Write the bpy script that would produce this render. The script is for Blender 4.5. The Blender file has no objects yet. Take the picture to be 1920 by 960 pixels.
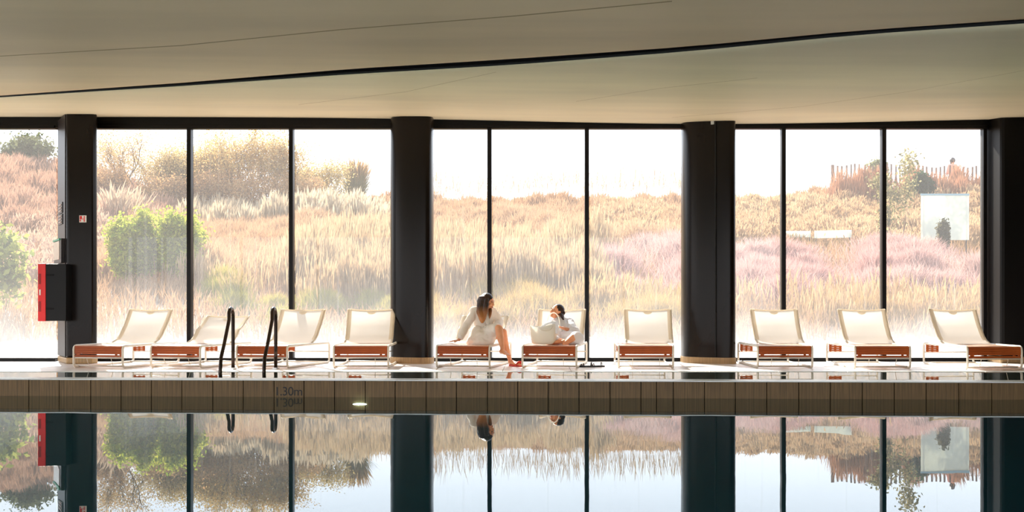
import bpy, bmesh, math, random
import numpy as np
from mathutils import Vector, Matrix
random.seed(7)
rng = np.random.default_rng(7)
PI = math.pi
scn = bpy.context.scene
C = scn.collection
F, VX, HY, EYE = 2160.0, 1000.0, 570.0, 0.88      # focal length and vanishing point on the 1920x960 frame, eye above deck
WIN = 17.7                                         # depth of the window wall
WATER = -0.006

def P(px, py, d):
    return Vector(((px - VX) * d / F, d, EYE + (HY - py) * d / F))

# ------------------------------------------------------------------ camera
cam_data = bpy.data.cameras.new('camera')
cam_data.sensor_width = 36.0
cam_data.lens = F / 1920 * 36
cam_data.shift_x = -(VX - 960) / 1920
cam_data.shift_y = (HY - 480) / 1920
cam_data.clip_end = 500
cam = bpy.data.objects.new('camera', cam_data)
cam.location = (0, 0, EYE)
cam.rotation_euler = (PI / 2, 0, 0)
C.objects.link(cam)
scn.camera = cam

# ------------------------------------------------------------------ sky, sun, exposure
world = bpy.data.worlds.new('sky')
scn.world = world
world.use_nodes = True
wn, wl = world.node_tree.nodes, world.node_tree.links
wn.clear()
w_out = wn.new('ShaderNodeOutputWorld')
w_bg = wn.new('ShaderNodeBackground')
w_tc = wn.new('ShaderNodeTexCoord')
w_sep = wn.new('ShaderNodeSeparateXYZ')
w_ramp = wn.new('ShaderNodeValToRGB')
wl.new(w_tc.outputs['Generated'], w_sep.inputs[0])
wl.new(w_sep.outputs['Z'], w_ramp.inputs[0])
wl.new(w_ramp.outputs[0], w_bg.inputs[0])
wl.new(w_bg.outputs[0], w_out.inputs[0])
e = w_ramp.color_ramp.elements
e[0].position, e[0].color = 0.0, (0.97, 0.96, 0.96, 1)
e[1].position, e[1].color = 0.6, (0.50, 0.68, 0.95, 1)
m_ = e.new(0.17); m_.color = (0.80, 0.88, 0.98, 1)
w_bg.inputs[1].default_value = 1.1

SUN_EL, SUN_AZ = math.radians(35), math.radians(24)     # light comes from beyond the glass and drifts right
ld = Vector((math.sin(SUN_AZ) * math.cos(SUN_EL), -math.cos(SUN_AZ) * math.cos(SUN_EL), -math.sin(SUN_EL)))
sun_data = bpy.data.lights.new('sun', 'SUN')
sun_data.energy = 5.2
sun_data.angle = math.radians(1.2)
sun_data.color = (1.0, 0.93, 0.82)
sun = bpy.data.objects.new('sun', sun_data)
sun.rotation_euler = ld.to_track_quat('-Z', 'Y').to_euler()
sun.location = (-10, 40, 30)
C.objects.link(sun)

scn.view_settings.view_transform = 'Standard'
scn.view_settings.look = 'None'
scn.view_settings.gamma = 1
scn.view_settings.use_curve_mapping = False
scn.view_settings.exposure = 1.54
cy = scn.cycles
cy.max_bounces = 10
cy.diffuse_bounces = 5
cy.glossy_bounces = 5
cy.transmission_bounces = 6
cy.transparent_max_bounces = 16
cy.caustics_reflective = True
cy.blur_glossy = 0.15
cy.sample_clamp_indirect = 20.0
try:
    cy.use_denoising = True
    cy.denoiser = 'OPENIMAGEDENOISE'
except Exception:
    pass

# ------------------------------------------------------------------ materials
def srgb(r, g, b):
    f = lambda c: (c / 255 / 12.92) if c <= 10 else ((c / 255 + 0.055) / 1.055) ** 2.4
    return (f(r), f(g), f(b), 1)

def new_mat(name):
    m = bpy.data.materials.new(name); m.use_nodes = True
    nt = m.node_tree; nt.nodes.clear()
    out = nt.nodes.new('ShaderNodeOutputMaterial')
    return m, nt.nodes, nt.links, out

def pbr(name, col, rough=0.5, metal=0.0, noise=0.0, nscale=(8, 8, 8), bump=0.0, bscale=None, col2=None, spec=0.5, coat=0.0):
    m, n, l, out = new_mat(name)
    b = n.new('ShaderNodeBsdfPrincipled')
    l.new(b.outputs[0], out.inputs[0])
    b.inputs['Base Color'].default_value = col
    b.inputs['Roughness'].default_value = rough
    b.inputs['Metallic'].default_value = metal
    b.inputs['Specular IOR Level'].default_value = spec
    b.inputs['Coat Weight'].default_value = coat
    if noise or bump:
        tc = n.new('ShaderNodeTexCoord'); mp = n.new('ShaderNodeMapping')
        l.new(tc.outputs['Object'], mp.inputs[0]); mp.inputs['Scale'].default_value = nscale
        nz = n.new('ShaderNodeTexNoise'); l.new(mp.outputs[0], nz.inputs['Vector'])
        nz.inputs['Scale'].default_value = 1; nz.inputs['Detail'].default_value = 4
        if noise:
            r = n.new('ShaderNodeValToRGB'); l.new(nz.outputs['Fac'], r.inputs[0])
            c2 = col2 or tuple(c * (1 - noise) for c in col[:3]) + (1,)
            r.color_ramp.elements[0].color = c2; r.color_ramp.elements[1].color = col
            r.color_ramp.elements[0].position = 0.35; r.color_ramp.elements[1].position = 0.65
            l.new(r.outputs[0], b.inputs['Base Color'])
        if bump:
            bp = n.new('ShaderNodeBump'); bp.inputs['Strength'].default_value = bump
            bp.inputs['Distance'].default_value = 0.01
            l.new(nz.outputs['Fac'], bp.inputs['Height']); l.new(bp.outputs[0], b.inputs['Normal'])
    return m

def cloth(name, col, trans=0.4, rough=0.9, bump=0.3, scale=20):
    m, n, l, out = new_mat(name)
    d = n.new('ShaderNodeBsdfDiffuse'); t = n.new('ShaderNodeBsdfTranslucent'); mx = n.new('ShaderNodeMixShader')
    d.inputs[0].default_value = col; t.inputs[0].default_value = col
    mx.inputs[0].default_value = trans
    l.new(d.outputs[0], mx.inputs[1]); l.new(t.outputs[0], mx.inputs[2]); l.new(mx.outputs[0], out.inputs[0])
    if bump:
        tc = n.new('ShaderNodeTexCoord'); nz = n.new('ShaderNodeTexNoise'); bp = n.new('ShaderNodeBump')
        l.new(tc.outputs['Object'], nz.inputs['Vector']); nz.inputs['Scale'].default_value = scale
        bp.inputs['Strength'].default_value = bump; bp.inputs['Distance'].default_value = 0.02
        l.new(nz.outputs['Fac'], bp.inputs['Height'])
        l.new(bp.outputs[0], d.inputs['Normal']); l.new(bp.outputs[0], t.inputs['Normal'])
    return m

def plant(name, trans=0.45):
    m, n, l, out = new_mat(name)
    a = n.new('ShaderNodeVertexColor'); a.layer_name = 'Col'
    d = n.new('ShaderNodeBsdfDiffuse'); t = n.new('ShaderNodeBsdfTranslucent'); mx = n.new('ShaderNodeMixShader')
    l.new(a.outputs[0], d.inputs[0]); l.new(a.outputs[0], t.inputs[0])
    mx.inputs[0].default_value = trans
    l.new(d.outputs[0], mx.inputs[1]); l.new(t.outputs[0], mx.inputs[2]); l.new(mx.outputs[0], out.inputs[0])
    return m

def emis(name, col, s):
    m, n, l, out = new_mat(name)
    b = n.new('ShaderNodeEmission'); b.inputs[0].default_value = col; b.inputs[1].default_value = s
    l.new(b.outputs[0], out.inputs[0]); return m

def two_sided_ior(n, l, fr, ior):
    g = n.new('ShaderNodeNewGeometry'); m = n.new('ShaderNodeMapRange')
    l.new(g.outputs['Backfacing'], m.inputs[0]); m.inputs[3].default_value = ior; m.inputs[4].default_value = 1 / ior
    l.new(m.outputs[0], fr.inputs['IOR'])

def water_mat():
    m, n, l, out = new_mat('pool_water')
    tr = n.new('ShaderNodeBsdfTransparent'); tr.inputs[0].default_value = (0.56, 0.72, 0.71, 1)
    gl = n.new('ShaderNodeBsdfGlossy'); gl.inputs['Roughness'].default_value = 0.0; gl.inputs[0].default_value = (0.84, 0.87, 0.88, 1)
    fr = n.new('ShaderNodeFresnel'); two_sided_ior(n, l, fr, 1.42)
    mx = n.new('ShaderNodeMixShader')
    tc = n.new('ShaderNodeTexCoord'); nz = n.new('ShaderNodeTexNoise'); bp = n.new('ShaderNodeBump')
    l.new(tc.outputs['Object'], nz.inputs['Vector']); nz.inputs['Scale'].default_value = 2.2; nz.inputs['Detail'].default_value = 1.5
    bp.inputs['Strength'].default_value = 0.35; bp.inputs['Distance'].default_value = 0.0011
    l.new(nz.outputs['Fac'], bp.inputs['Height']); l.new(bp.outputs[0], gl.inputs['Normal']); l.new(bp.outputs[0], fr.inputs['Normal'])
    l.new(fr.outputs[0], mx.inputs[0]); l.new(tr.outputs[0], mx.inputs[1]); l.new(gl.outputs[0], mx.inputs[2]); l.new(mx.outputs[0], out.inputs[0])
    return m

def glass_mat():
    """clear glass with dried splashes and mist thickest low down, plus an even veil painted for glare"""
    m, n, l, out = new_mat('window_glass')
    tr = n.new('ShaderNodeBsdfTransparent'); tr.inputs[0].default_value = (0.985, 0.99, 0.99, 1)
    gl = n.new('ShaderNodeBsdfGlossy'); gl.inputs['Roughness'].default_value = 0.0
    fr = n.new('ShaderNodeFresnel'); two_sided_ior(n, l, fr, 1.45)
    mx = n.new('ShaderNodeMixShader')
    l.new(fr.outputs[0], mx.inputs[0]); l.new(tr.outputs[0], mx.inputs[1]); l.new(gl.outputs[0], mx.inputs[2])
    film = n.new('ShaderNodeBsdfTranslucent'); film.inputs[0].default_value = (0.36, 0.355, 0.35, 1)
    tc = n.new('ShaderNodeTexCoord'); sp = n.new('ShaderNodeSeparateXYZ')
    l.new(tc.outputs['Object'], sp.inputs[0])
    mp = n.new('ShaderNodeMapping'); mp.inputs['Scale'].default_value = (1.1, 1, 0.5)
    l.new(tc.outputs['Object'], mp.inputs[0])
    nz = n.new('ShaderNodeTexNoise'); nz.inputs['Scale'].default_value = 1.4; nz.inputs['Detail'].default_value = 6
    l.new(mp.outputs[0], nz.inputs['Vector'])
    add = n.new('ShaderNodeMath'); add.operation = 'MULTIPLY_ADD'; add.inputs[1].default_value = -0.7
    l.new(nz.outputs['Fac'], add.inputs[0]); l.new(sp.outputs['Z'], add.inputs[2])       # z - 0.7*noise
    rp = n.new('ShaderNodeValToRGB'); l.new(add.outputs[0], rp.inputs[0])
    el = rp.color_ramp.elements
    el[0].position, el[0].color = 0.0, (0.50,) * 3 + (1,)
    el[1].position, el[1].color = 0.92, (0.16,) * 3 + (1,)  # even veil left on the upper pane, glare put into the film
    x = el.new(0.35); x.color = (0.25,) * 3 + (1,)
    # vertical run marks
    mp2 = n.new('ShaderNodeMapping'); mp2.inputs['Scale'].default_value = (9, 1, 0.22)
    l.new(tc.outputs['Object'], mp2.inputs[0])
    nz2 = n.new('ShaderNodeTexNoise'); nz2.inputs['Scale'].default_value = 1.7; nz2.inputs['Detail'].default_value = 3
    l.new(mp2.outputs[0], nz2.inputs['Vector'])
    r2 = n.new('ShaderNodeValToRGB'); l.new(nz2.outputs['Fac'], r2.inputs[0])
    r2.color_ramp.elements[0].position, r2.color_ramp.elements[0].color = 0.60, (0, 0, 0, 1)
    r2.color_ramp.elements[1].position, r2.color_ramp.elements[1].color = 0.80, (0.10,) * 3 + (1,)
    ad2 = n.new('ShaderNodeMath'); ad2.operation = 'ADD'; ad2.use_clamp = True
    l.new(rp.outputs[0], ad2.inputs[0]); l.new(r2.outputs[0], ad2.inputs[1])
    m2 = n.new('ShaderNodeMixShader')
    l.new(ad2.outputs[0], m2.inputs[0]); l.new(mx.outputs[0], m2.inputs[1]); l.new(film.outputs[0], m2.inputs[2])
    l.new(m2.outputs[0], out.inputs[0])
    return m

M = {}
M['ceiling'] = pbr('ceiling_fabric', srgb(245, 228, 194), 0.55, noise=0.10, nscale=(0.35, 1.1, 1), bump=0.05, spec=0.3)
M['frame'] = pbr('dark_frame_paint', srgb(17, 14, 13), 0.35, noise=0.2, nscale=(2, 2, 2), spec=0.2)
M['pillar'] = pbr('dark_lacquered_panel', srgb(24, 17, 13), 0.25, noise=0.35, nscale=(1.2, 1.2, 0.6), spec=0.2)
M['pillar_grey'] = pbr('grey_lacquered_panel', srgb(44, 38, 38), 0.4, noise=0.1, spec=0.3)
M['wood_trim'] = pbr('pale_wood_trim', srgb(176, 144, 100), 0.45, noise=0.3, nscale=(60, 60, 4))
M['deck'] = pbr('deck_tile', srgb(244, 236, 230), 0.3, noise=0.10, nscale=(2, 2, 2))
M['joint'] = pbr('tile_joint', srgb(150, 140, 134), 0.8, noise=0.1)
M['pool_floor'] = pbr('pool_floor_tile', srgb(232, 214, 186), 0.4, noise=0.12, nscale=(3, 3, 3))
M['ceiling_near'] = pbr('ceiling_fabric_dimmed', srgb(236, 208, 168), 0.55, noise=0.12, nscale=(0.35, 1.1, 1), spec=0.3)  # same ceiling fabric, its weaker light put into a browner colour
M['pool_tile'] = pbr('pool_tile', srgb(10, 74, 86), 0.4, noise=0.12, nscale=(3, 3, 3))
M['wall'] = pbr('interior_plaster', srgb(150, 134, 112), 0.7, noise=0.1)
M['wall_dark'] = pbr('dark_wall', srgb(14, 10, 8), 0.45, noise=0.3, nscale=(2, 2, 1), spec=0.15)
M['wall_tile'] = pbr('wood_grain_tile', srgb(118, 90, 56), 0.5, noise=1, nscale=(70, 3, 2.5), col2=srgb(92, 70, 42), spec=0.3)
M['grout'] = pbr('dark_grout', srgb(40, 32, 26), 0.8, noise=0.2)
M['coping'] = pbr('pale_coping_stone', srgb(240, 240, 240), 0.3, noise=0.05)
M['ink'] = pbr('dark_lettering', srgb(6, 4, 3), 0.6, noise=0.1)
M['slot'] = pbr('slot_black', srgb(9, 9, 9), 0.7, noise=0.1)
M['seam'] = pbr('ceiling_seam', srgb(176, 146, 100), 0.7, noise=0.1)
M['teak'] = pbr('teak', srgb(176, 84, 22), 0.5, noise=1, nscale=(4, 60, 60), col2=srgb(136, 56, 10), spec=0.3)
M['teak_top'] = pbr('teak_top_glare', srgb(226, 166, 128), 0.28, noise=0.2, nscale=(4, 60, 60), spec=0.8, coat=0.4)  # teak again, glare on the seat tops put into a paler colour
M['white_metal'] = pbr('cream_powder_coat', srgb(222, 212, 196), 0.35, noise=0.05)
M['sling'] = cloth('cream_mesh_sling', srgb(230, 225, 217), 0.5, bump=0.05, scale=200)
M['sling_edge'] = cloth('cream_sling_pocket', srgb(242, 230, 210), 0.42, bump=0.05, scale=200)
M['robe'] = cloth('white_towelling', srgb(248, 243, 234), 0.18, bump=0.55, scale=14)
M['robe_white'] = cloth('bright_white_towelling', srgb(246, 248, 253), 0.18, bump=0.5, scale=14)
M['bag'] = cloth('white_canvas', srgb(248, 244, 236), 0.5, bump=0.4, scale=9)
M['skin'] = pbr('skin', srgb(240, 168, 124), 0.5, noise=0.12, nscale=(10, 10, 10))
M['skin'].node_tree.nodes['Principled BSDF'].inputs['Subsurface Weight'].default_value = 0.12
M['skin'].node_tree.nodes['Principled BSDF'].inputs['Subsurface Radius'].default_value = (0.02, 0.008, 0.004)
M['lips'] = pbr('lips', srgb(170, 70, 62), 0.5, noise=0.05)
M['eye'] = pbr('eye_dark', srgb(40, 28, 24), 0.3, noise=0.05)
M['hair'] = pbr('brown_hair', srgb(56, 28, 16), 0.45, noise=1, nscale=(40, 40, 5), col2=srgb(34, 18, 12), bump=0.5)
M['hair_tip'] = pbr('blond_hair_ends', srgb(184, 116, 54), 0.45, noise=1, nscale=(60, 60, 6), col2=srgb(130, 70, 30), bump=0.5)
M['hair_long'] = pbr('long_brown_hair', srgb(62, 32, 18), 0.42, noise=1, nscale=(60, 60, 5), col2=srgb(22, 11, 7), bump=0.8)
def _hair_gradient(m):
    n, l = m.node_tree.nodes, m.node_tree.links
    b = n['Principled BSDF']; src = b.inputs['Base Color'].links[0].from_socket
    tc = n.new('ShaderNodeTexCoord'); sp = n.new('ShaderNodeSeparateXYZ'); rg = n.new('ShaderNodeMapRange'); mx = n.new('ShaderNodeMixRGB')
    l.new(tc.outputs['Object'], sp.inputs[0]); l.new(sp.outputs['Z'], rg.inputs[0])
    rg.inputs[1].default_value = 0.30; rg.inputs[2].default_value = 0.50; rg.inputs[3].default_value = 1; rg.inputs[4].default_value = 0
    l.new(rg.outputs[0], mx.inputs[0]); l.new(src, mx.inputs[1]); mx.inputs[2].default_value = srgb(196, 124, 62)
    l.new(mx.outputs[0], b.inputs['Base Color'])
_hair_gradient(M['hair_long'])
M['red_shoe'] = pbr('red_rubber', srgb(214, 60, 52), 0.5, noise=0.1)
M['black'] = pbr('black_rubber', srgb(26, 24, 26), 0.5, noise=0.1)
M['rail'] = pbr('dark_bronze_rail', srgb(54, 40, 32), 0.25, metal=0.6, noise=0.2)
M['chrome'] = pbr('steel', srgb(210, 212, 214), 0.2, metal=1, noise=0.05)
M['red'] = pbr('red_enamel', srgb(215, 24, 22), 0.4, noise=0.08)
M['red_dark'] = pbr('dark_red_recess', srgb(150, 16, 16), 0.5, noise=0.1)
M['white'] = pbr('white_plastic', srgb(232, 230, 224), 0.4, noise=0.04)
M['screen'] = pbr('pale_screen', srgb(196, 190, 176), 0.2, noise=0.2, nscale=(20, 20, 20))
M['green'] = pbr('green_plastic', srgb(40, 150, 110), 0.4, noise=0.1)
M['button'] = pbr('tan_button', srgb(150, 122, 102), 0.4, noise=0.1)
M['plate'] = pbr('brown_plate', srgb(44, 32, 28), 0.4, noise=0.1)
M['soil'] = pbr('dry_soil', srgb(150, 122, 94), 0.95, noise=1, nscale=(1.3, 1.3, 1.3), col2=srgb(124, 98, 74), bump=0.6)
M['gravel'] = pbr('pale_gravel', srgb(150, 142, 134), 0.9, noise=1, nscale=(14, 14, 14), col2=srgb(124, 114, 104), bump=0.5)
M['bark'] = pbr('bark', srgb(120, 92, 74), 0.9, noise=1, nscale=(10, 10, 3), col2=srgb(84, 62, 50))
M['paling'] = pbr('weathered_paling', srgb(128, 100, 84), 0.9, noise=1, nscale=(20, 20, 2), col2=srgb(96, 74, 62))
M['pink_shirt'] = cloth('pink_shirt', srgb(222, 150, 130), 0.1)
M['denim'] = cloth('blue_trousers', srgb(70, 84, 110), 0.05)
M['panel'] = cloth('reflection_panel', srgb(222, 222, 208), 0.5, bump=0)
M['panel_edge'] = pbr('pale_blue_edge', srgb(120, 146, 150), 0.4, noise=0.05)
M['plant'] = plant('plant_matter')
M['leaf'] = plant('leaf_matter', 0.62)
M['water'] = water_mat()
M['glass'] = glass_mat()
M['light'] = emis('underwater_lamp', (0.8, 1, 1, 1), 12)

# ------------------------------------------------------------------ object helpers
def link(o, parent=None):
    C.objects.link(o)
    if parent is not None:
        o.parent = parent
    return o

def tag(o, label=None, cat=None, group=None, kind=None):
    if label: o['label'] = label
    if cat: o['category'] = cat
    if group: o['group'] = group
    if kind: o['kind'] = kind
    return o

def empty(name, loc=(0, 0, 0), rz=0, parent=None):
    o = bpy.data.objects.new(name, None)
    o.empty_display_size = 0.1
    o.location = loc; o.rotation_euler = (0, 0, rz)
    return link(o, parent)

def copy_tree(o, parent=None):
    c = o.copy(); link(c, parent)
    for ch in list(o.children):
        copy_tree(ch, c)
    return c

class MB:
    def __init__(s): s.v, s.f = [], []
    def add(s, v, f):
        b = len(s.v); s.v += [tuple(p) for p in v]; s.f += [tuple(b + i for i in q) for q in f]; return s
    def box(s, c, d, rot=None):
        hx, hy, hz = d[0] / 2, d[1] / 2, d[2] / 2
        vs = [Vector((x, y, z)) for x in (-hx, hx) for y in (-hy, hy) for z in (-hz, hz)]
        if rot is not None: vs = [rot @ v for v in vs]
        return s.add([v + Vector(c) for v in vs], [(0, 1, 3, 2), (4, 6, 7, 5), (0, 4, 5, 1), (2, 3, 7, 6), (0, 2, 6, 4), (1, 5, 7, 3)])
    def span(s, a, b):
        a, b = Vector(a), Vector(b)
        return s.box((a + b) / 2, [abs(x) for x in (b - a)])
    def tube(s, pts, r, n=8, closed=False, flat=None):
        pts = [Vector(p) for p in pts]; N = len(pts)
        rs = r if isinstance(r, (list, tuple)) else [r] * N
        up = Vector((0, 0, 1)); rings = []; prev = None
        for i, p in enumerate(pts):
            if closed: t = pts[(i + 1) % N] - pts[i - 1]
            else: t = pts[min(i + 1, N - 1)] - pts[max(i - 1, 0)]
            t = t.normalized()
            if prev is None:
                a = Vector((1, 0, 0)) if abs(t.x) < 0.8 else up
                u = (a - t * a.dot(t)).normalized()
            else:
                u = (prev - t * prev.dot(t))
                u = u.normalized() if u.length > 1e-6 else prev
            prev = u; w = t.cross(u)
            fl = flat or (1, 1)
            rings.append([p + u * math.cos(2 * PI * k / n) * rs[i] * fl[0] + w * math.sin(2 * PI * k / n) * rs[i] * fl[1] for k in range(n)])
        v = [q for rg in rings for q in rg]; f = []
        for i in range(N if closed else N - 1):
            j = (i + 1) % N
            for k in range(n):
                f.append((i * n + k, i * n + (k + 1) % n, j * n + (k + 1) % n, j * n + k))
        if not closed:
            f.append(tuple(range(n - 1, -1, -1))); f.append(tuple((N - 1) * n + k for k in range(n)))
        return s.add(v, f)
    def ball(s, c, r, seg=14, rings=9, rot=None):
        r = (r, r, r) if not isinstance(r, (tuple, list)) else r
        v, f = [], []
        for i in range(rings + 1):
            th = PI * i / rings
            for k in range(seg):
                a = 2 * PI * k / seg
                q = Vector((math.sin(th) * math.cos(a) * r[0], math.sin(th) * math.sin(a) * r[1], math.cos(th) * r[2]))
                if rot is not None: q = rot @ q
                v.append(q + Vector(c))
        for i in range(rings):
            for k in range(seg):
                f.append((i * seg + k, (i + 1) * seg + k, (i + 1) * seg + (k + 1) % seg, i * seg + (k + 1) % seg))
        return s.add(v, f)
    def cap(s, a, ra, b, rb, n=12):
        a, b = Vector(a), Vector(b)
        s.ball(a, ra, 12, 8); s.ball(b, rb, 12, 8)
        if (b - a).length > 1e-4: s.tube([a, b], [ra, rb], n)
        return s
    def prism(s, poly, z0, z1):
        n = len(poly)
        v = [(x, y, z0) for x, y in poly] + [(x, y, z1) for x, y in poly]
        f = [tuple(range(n - 1, -1, -1)), tuple(range(n, 2 * n))] + [(i, (i + 1) % n, n + (i + 1) % n, n + i) for i in range(n)]
        return s.add(v, f)
    def build(s, name, mat, parent=None, smooth=False, bevel=0, loc=None, remesh=0, smit=4):
        me = bpy.data.meshes.new(name); me.from_pydata(s.v, [], s.f); me.update()
        bm = bmesh.new(); bm.from_mesh(me)
        if remesh: bmesh.ops.remove_doubles(bm, verts=bm.verts, dist=1e-6)
        bmesh.ops.recalc_face_normals(bm, faces=bm.faces); bm.to_mesh(me); bm.free()
        for m in (mat if isinstance(mat, list) else [mat]): me.materials.append(m)
        if smooth or remesh:
            me.polygons.foreach_set('use_smooth', [True] * len(me.polygons))
        o = bpy.data.objects.new(name, me)
        if loc is not None: o.location = loc
        link(o, parent)
        if bevel:
            b = o.modifiers.new('bevel', 'BEVEL'); b.width = bevel; b.segments = 2; b.limit_method = 'ANGLE'
        if remesh:
            r = o.modifiers.new('remesh', 'REMESH'); r.mode = 'VOXEL'; r.voxel_size = remesh; r.use_smooth_shade = True
            if smit:
                sm = o.modifiers.new('smooth', 'SMOOTH'); sm.iterations = smit; sm.factor = 0.5
        return o

def np_mesh(name, V, Fq, col, mat, parent=None):
    """quads from numpy arrays with a per-vertex colour"""
    me = bpy.data.meshes.new(name)
    me.vertices.add(len(V)); me.vertices.foreach_set('co', V.astype(np.float32).ravel())
    me.loops.add(Fq.size); me.loops.foreach_set('vertex_index', Fq.astype(np.int32).ravel())
    k = Fq.shape[1]
    me.polygons.add(len(Fq)); me.polygons.foreach_set('loop_start', np.arange(0, Fq.size, k, dtype=np.int32))
    me.update(calc_edges=True)
    ca = me.color_attributes.new('Col', 'FLOAT_COLOR', 'POINT')
    c4 = np.ones((len(V), 4), np.float32); c4[:, :3] = col
    ca.data.foreach_set('color', c4.ravel())
    me.materials.append(mat)
    o = bpy.data.objects.new(name, me)
    return link(o, parent)

def struct(o, label=None):
    o['kind'] = 'structure'
    return o

# ------------------------------------------------------------------ the room: deck, pool, ceiling
RX0, RX1 = -13.0, 8.6
DECK_Y = 15.05
o = MB().span((RX0, DECK_Y + 0.03, -1.7), (RX1, WIN + 0.25, -0.012)).build('floor', M['joint']); struct(o)
floor = o
random.seed(3)
tile_me = None
ty = [DECK_Y + 0.30, DECK_Y + 1.05, DECK_Y + 1.80, DECK_Y + 2.55]
xs = np.arange(RX0, RX1 - 0.3, 0.9)
for j, (y0, y1) in enumerate([(DECK_Y - 0.02, DECK_Y + 0.28)] + [(DECK_Y + 0.29 + 0.8 * k, min(DECK_Y + 1.08 + 0.8 * k, WIN + 0.1)) for k in range(4)]):
    if y1 - y0 < 0.1: continue
    me = None
    for x in xs:
        if me is None:
            t = MB().box((0.447, (y1 - y0) / 2, -0.006), (0.893, y1 - y0, 0.012)).build('floor_tile', M['deck'], floor)
            me = t.data
        else:
            t = bpy.data.objects.new('floor_tile', me); link(t, floor)
        t.location = (x, y0, 0)
near = MB().span((RX0, -5, -1.7), (RX1, 3.6, 0.0)).build('floor', M['deck']); struct(near)
o = MB().span((RX0, 3.5, -1.7), (RX1, DECK_Y + 0.1, -1.6)).build('pool_basin_floor', M['pool_floor']); struct(o)
# water sheets on both sides of the dividing wall
def wall_y(x):                                  # front face of the dividing wall
    return 11.13 - 0.047 * (x + 5.2)
v = [(RX0, 3.6, WATER), (RX1, 3.6, WATER), (RX1, DECK_Y + 0.03, WATER), (RX0, DECK_Y + 0.03, WATER)]
o = MB().add(v, [(0, 1, 2, 3)]).build('pool_water', M['water'])
if o.data.polygons[0].normal.z < 0: o.data.flip_normals()
tag(o, 'still mirror-like teal pool water filling the foreground and behind the tiled wall', 'water', kind='stuff')

# dividing wall, its tiles, coping and depth mark
dw = empty('pool_wall', (0, wall_y(0), 0), math.atan(-0.047))
tag(dw, 'low wood-look tiled pool wall with pale coping marked 1.30m standing in the water', 'wall', kind='thing')
MB().span((-12.99, 0.022, -0.14), (8.55, 0.22, 0.149)).build('wall_core', M['grout'], dw)
MB().span((-12.99, -0.012, 0.149), (8.55, 0.24, 0.159)).build('coping', M['coping'], dw, bevel=0.003)
MB().span((-12.99, 0.0, -1.6), (8.55, 0.22, -0.14)).build('submerged_face', M['pool_tile'], dw)
joints = [-60, -3, 54, 111, 170, 227, 284, 341, 399, 456, 514, 570, 627.5, 685, 741, 799, 856, 914, 971, 1028, 1086, 1144, 1202, 1231, 1263, 1321, 1379, 1438, 1498, 1557, 1617, 1677, 1737, 1798, 1860, 1921, 1982]
def jx(px):
    x = 0
    for _ in range(6): x = (px - VX) * wall_y(x) / F
    return x
for a, b in zip(joints[:-1], joints[1:]):
    xa, xb = jx(a) + 0.0035, jx(b) - 0.0035
    MB().box(((xa + xb) / 2, 0.004, 0.01), (xb - xa, 0.03, 0.276)).build('tile', M['wall_tile'], dw, bevel=0.002)
ft = bpy.data.curves.new('depth_mark', 'FONT'); ft.body = '1.30m'; ft.size = 0.118; ft.extrude = 0.001; ft.space_character = 0.93
fo = bpy.data.objects.new('depth_mark', ft); ft.materials.append(M['ink'])
fo = bpy.data.objects.new('depth_mark', bpy.data.meshes.new_from_object(fo)); fo.rotation_euler = (PI / 2, 0, 0); fo.location = (jx(514) - 0.0, -0.0125, 0.008); link(fo, dw)
fo['label'] = 'black depth figures 1.30m'
lamp = MB().ball((jx(675), -0.022, -0.072), (0.068, 0.016, 0.009), 14, 8).build('underwater_lamp', M['light'], dw, smooth=True)

# ceiling: two stretched sheets with a dark slot between
def ceil_z(x, y):
    dip = -0.11 * math.exp(-((x - 2.8) / 4.2) ** 2) * min(1, max(0, (y - 8) / 9.7))
    z = 1.98 + 0.1 * y
    if y < 6.0: z = 2.58 + (6.0 - y) * 0.11
    return z + dip
slot = [(-500, 214), (0, 181), (345, 158), (660, 134), (960, 116), (1300, 91), (1600, 62), (1920, 40), (2400, 6)]
wid = [3, 3, 6, 10, 11, 9, 8, 8, 8]
def on_ceil(px, py):
    d = 2376.0 / (354.0 - py)
    for _ in range(20):
        x = (px - VX) * d / F
        # solve EYE+(HY-py)*d/F = ceil_z
        zc = ceil_z(x, d); k = (HY - py) / F
        d = d + ((zc - EYE) / k - d) * 0.5
    return ((px - VX) * d / F, d)
far_edge = [on_ceil(a, b + w / 2) for (a, b), w in zip(slot, wid)]
near_edge = [on_ceil(a, b - w / 2) for (a, b), w in zip(slot, wid)]
def interp_edge(edge, x):
    if x <= edge[0][0]:
        (x0, y0), (x1, y1) = edge[0], edge[1]
    elif x >= edge[-1][0]:
        (x0, y0), (x1, y1) = edge[-2], edge[-1]
    else:
        for (x0, y0), (x1, y1) in zip(edge[:-1], edge[1:]):
            if x0 <= x <= x1: break
    return y0 + (y1 - y0) * (x - x0) / (x1 - x0)
def sheet(name, ya, yb, n=24, lift=0):
    NX = 60; mb = MB(); v = []; f = []
    for i in range(NX + 1):
        x = RX0 + (RX1 - RX0) * i / NX
        a, b = ya(x), yb(x)
        for j in range(n + 1):
            y = a + (b - a) * j / n
            v.append((x, y, ceil_z(x, y) + lift))
    for i in range(NX):
        for j in range(n):
            k = i * (n + 1) + j
            f.append((k, k + 1, k + n + 2, k + n + 1))
    mb.add(v, f); o = mb.build(name, [M['ceiling'], M['slot']], smooth=True)
    s = o.modifiers.new('thick', 'SOLIDIFY'); s.thickness = 0.03; s.offset = 1; s.material_offset_rim = 1
    return o
ef = lambda x: max(4.0, interp_edge(far_edge, x)); en = lambda x: max(3.8, interp_edge(near_edge, x))
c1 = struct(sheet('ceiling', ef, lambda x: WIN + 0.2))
c2 = struct(sheet('ceiling', lambda x: 2.6, en, 60)); c2.data.materials[0] = M['ceiling_near']
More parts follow.
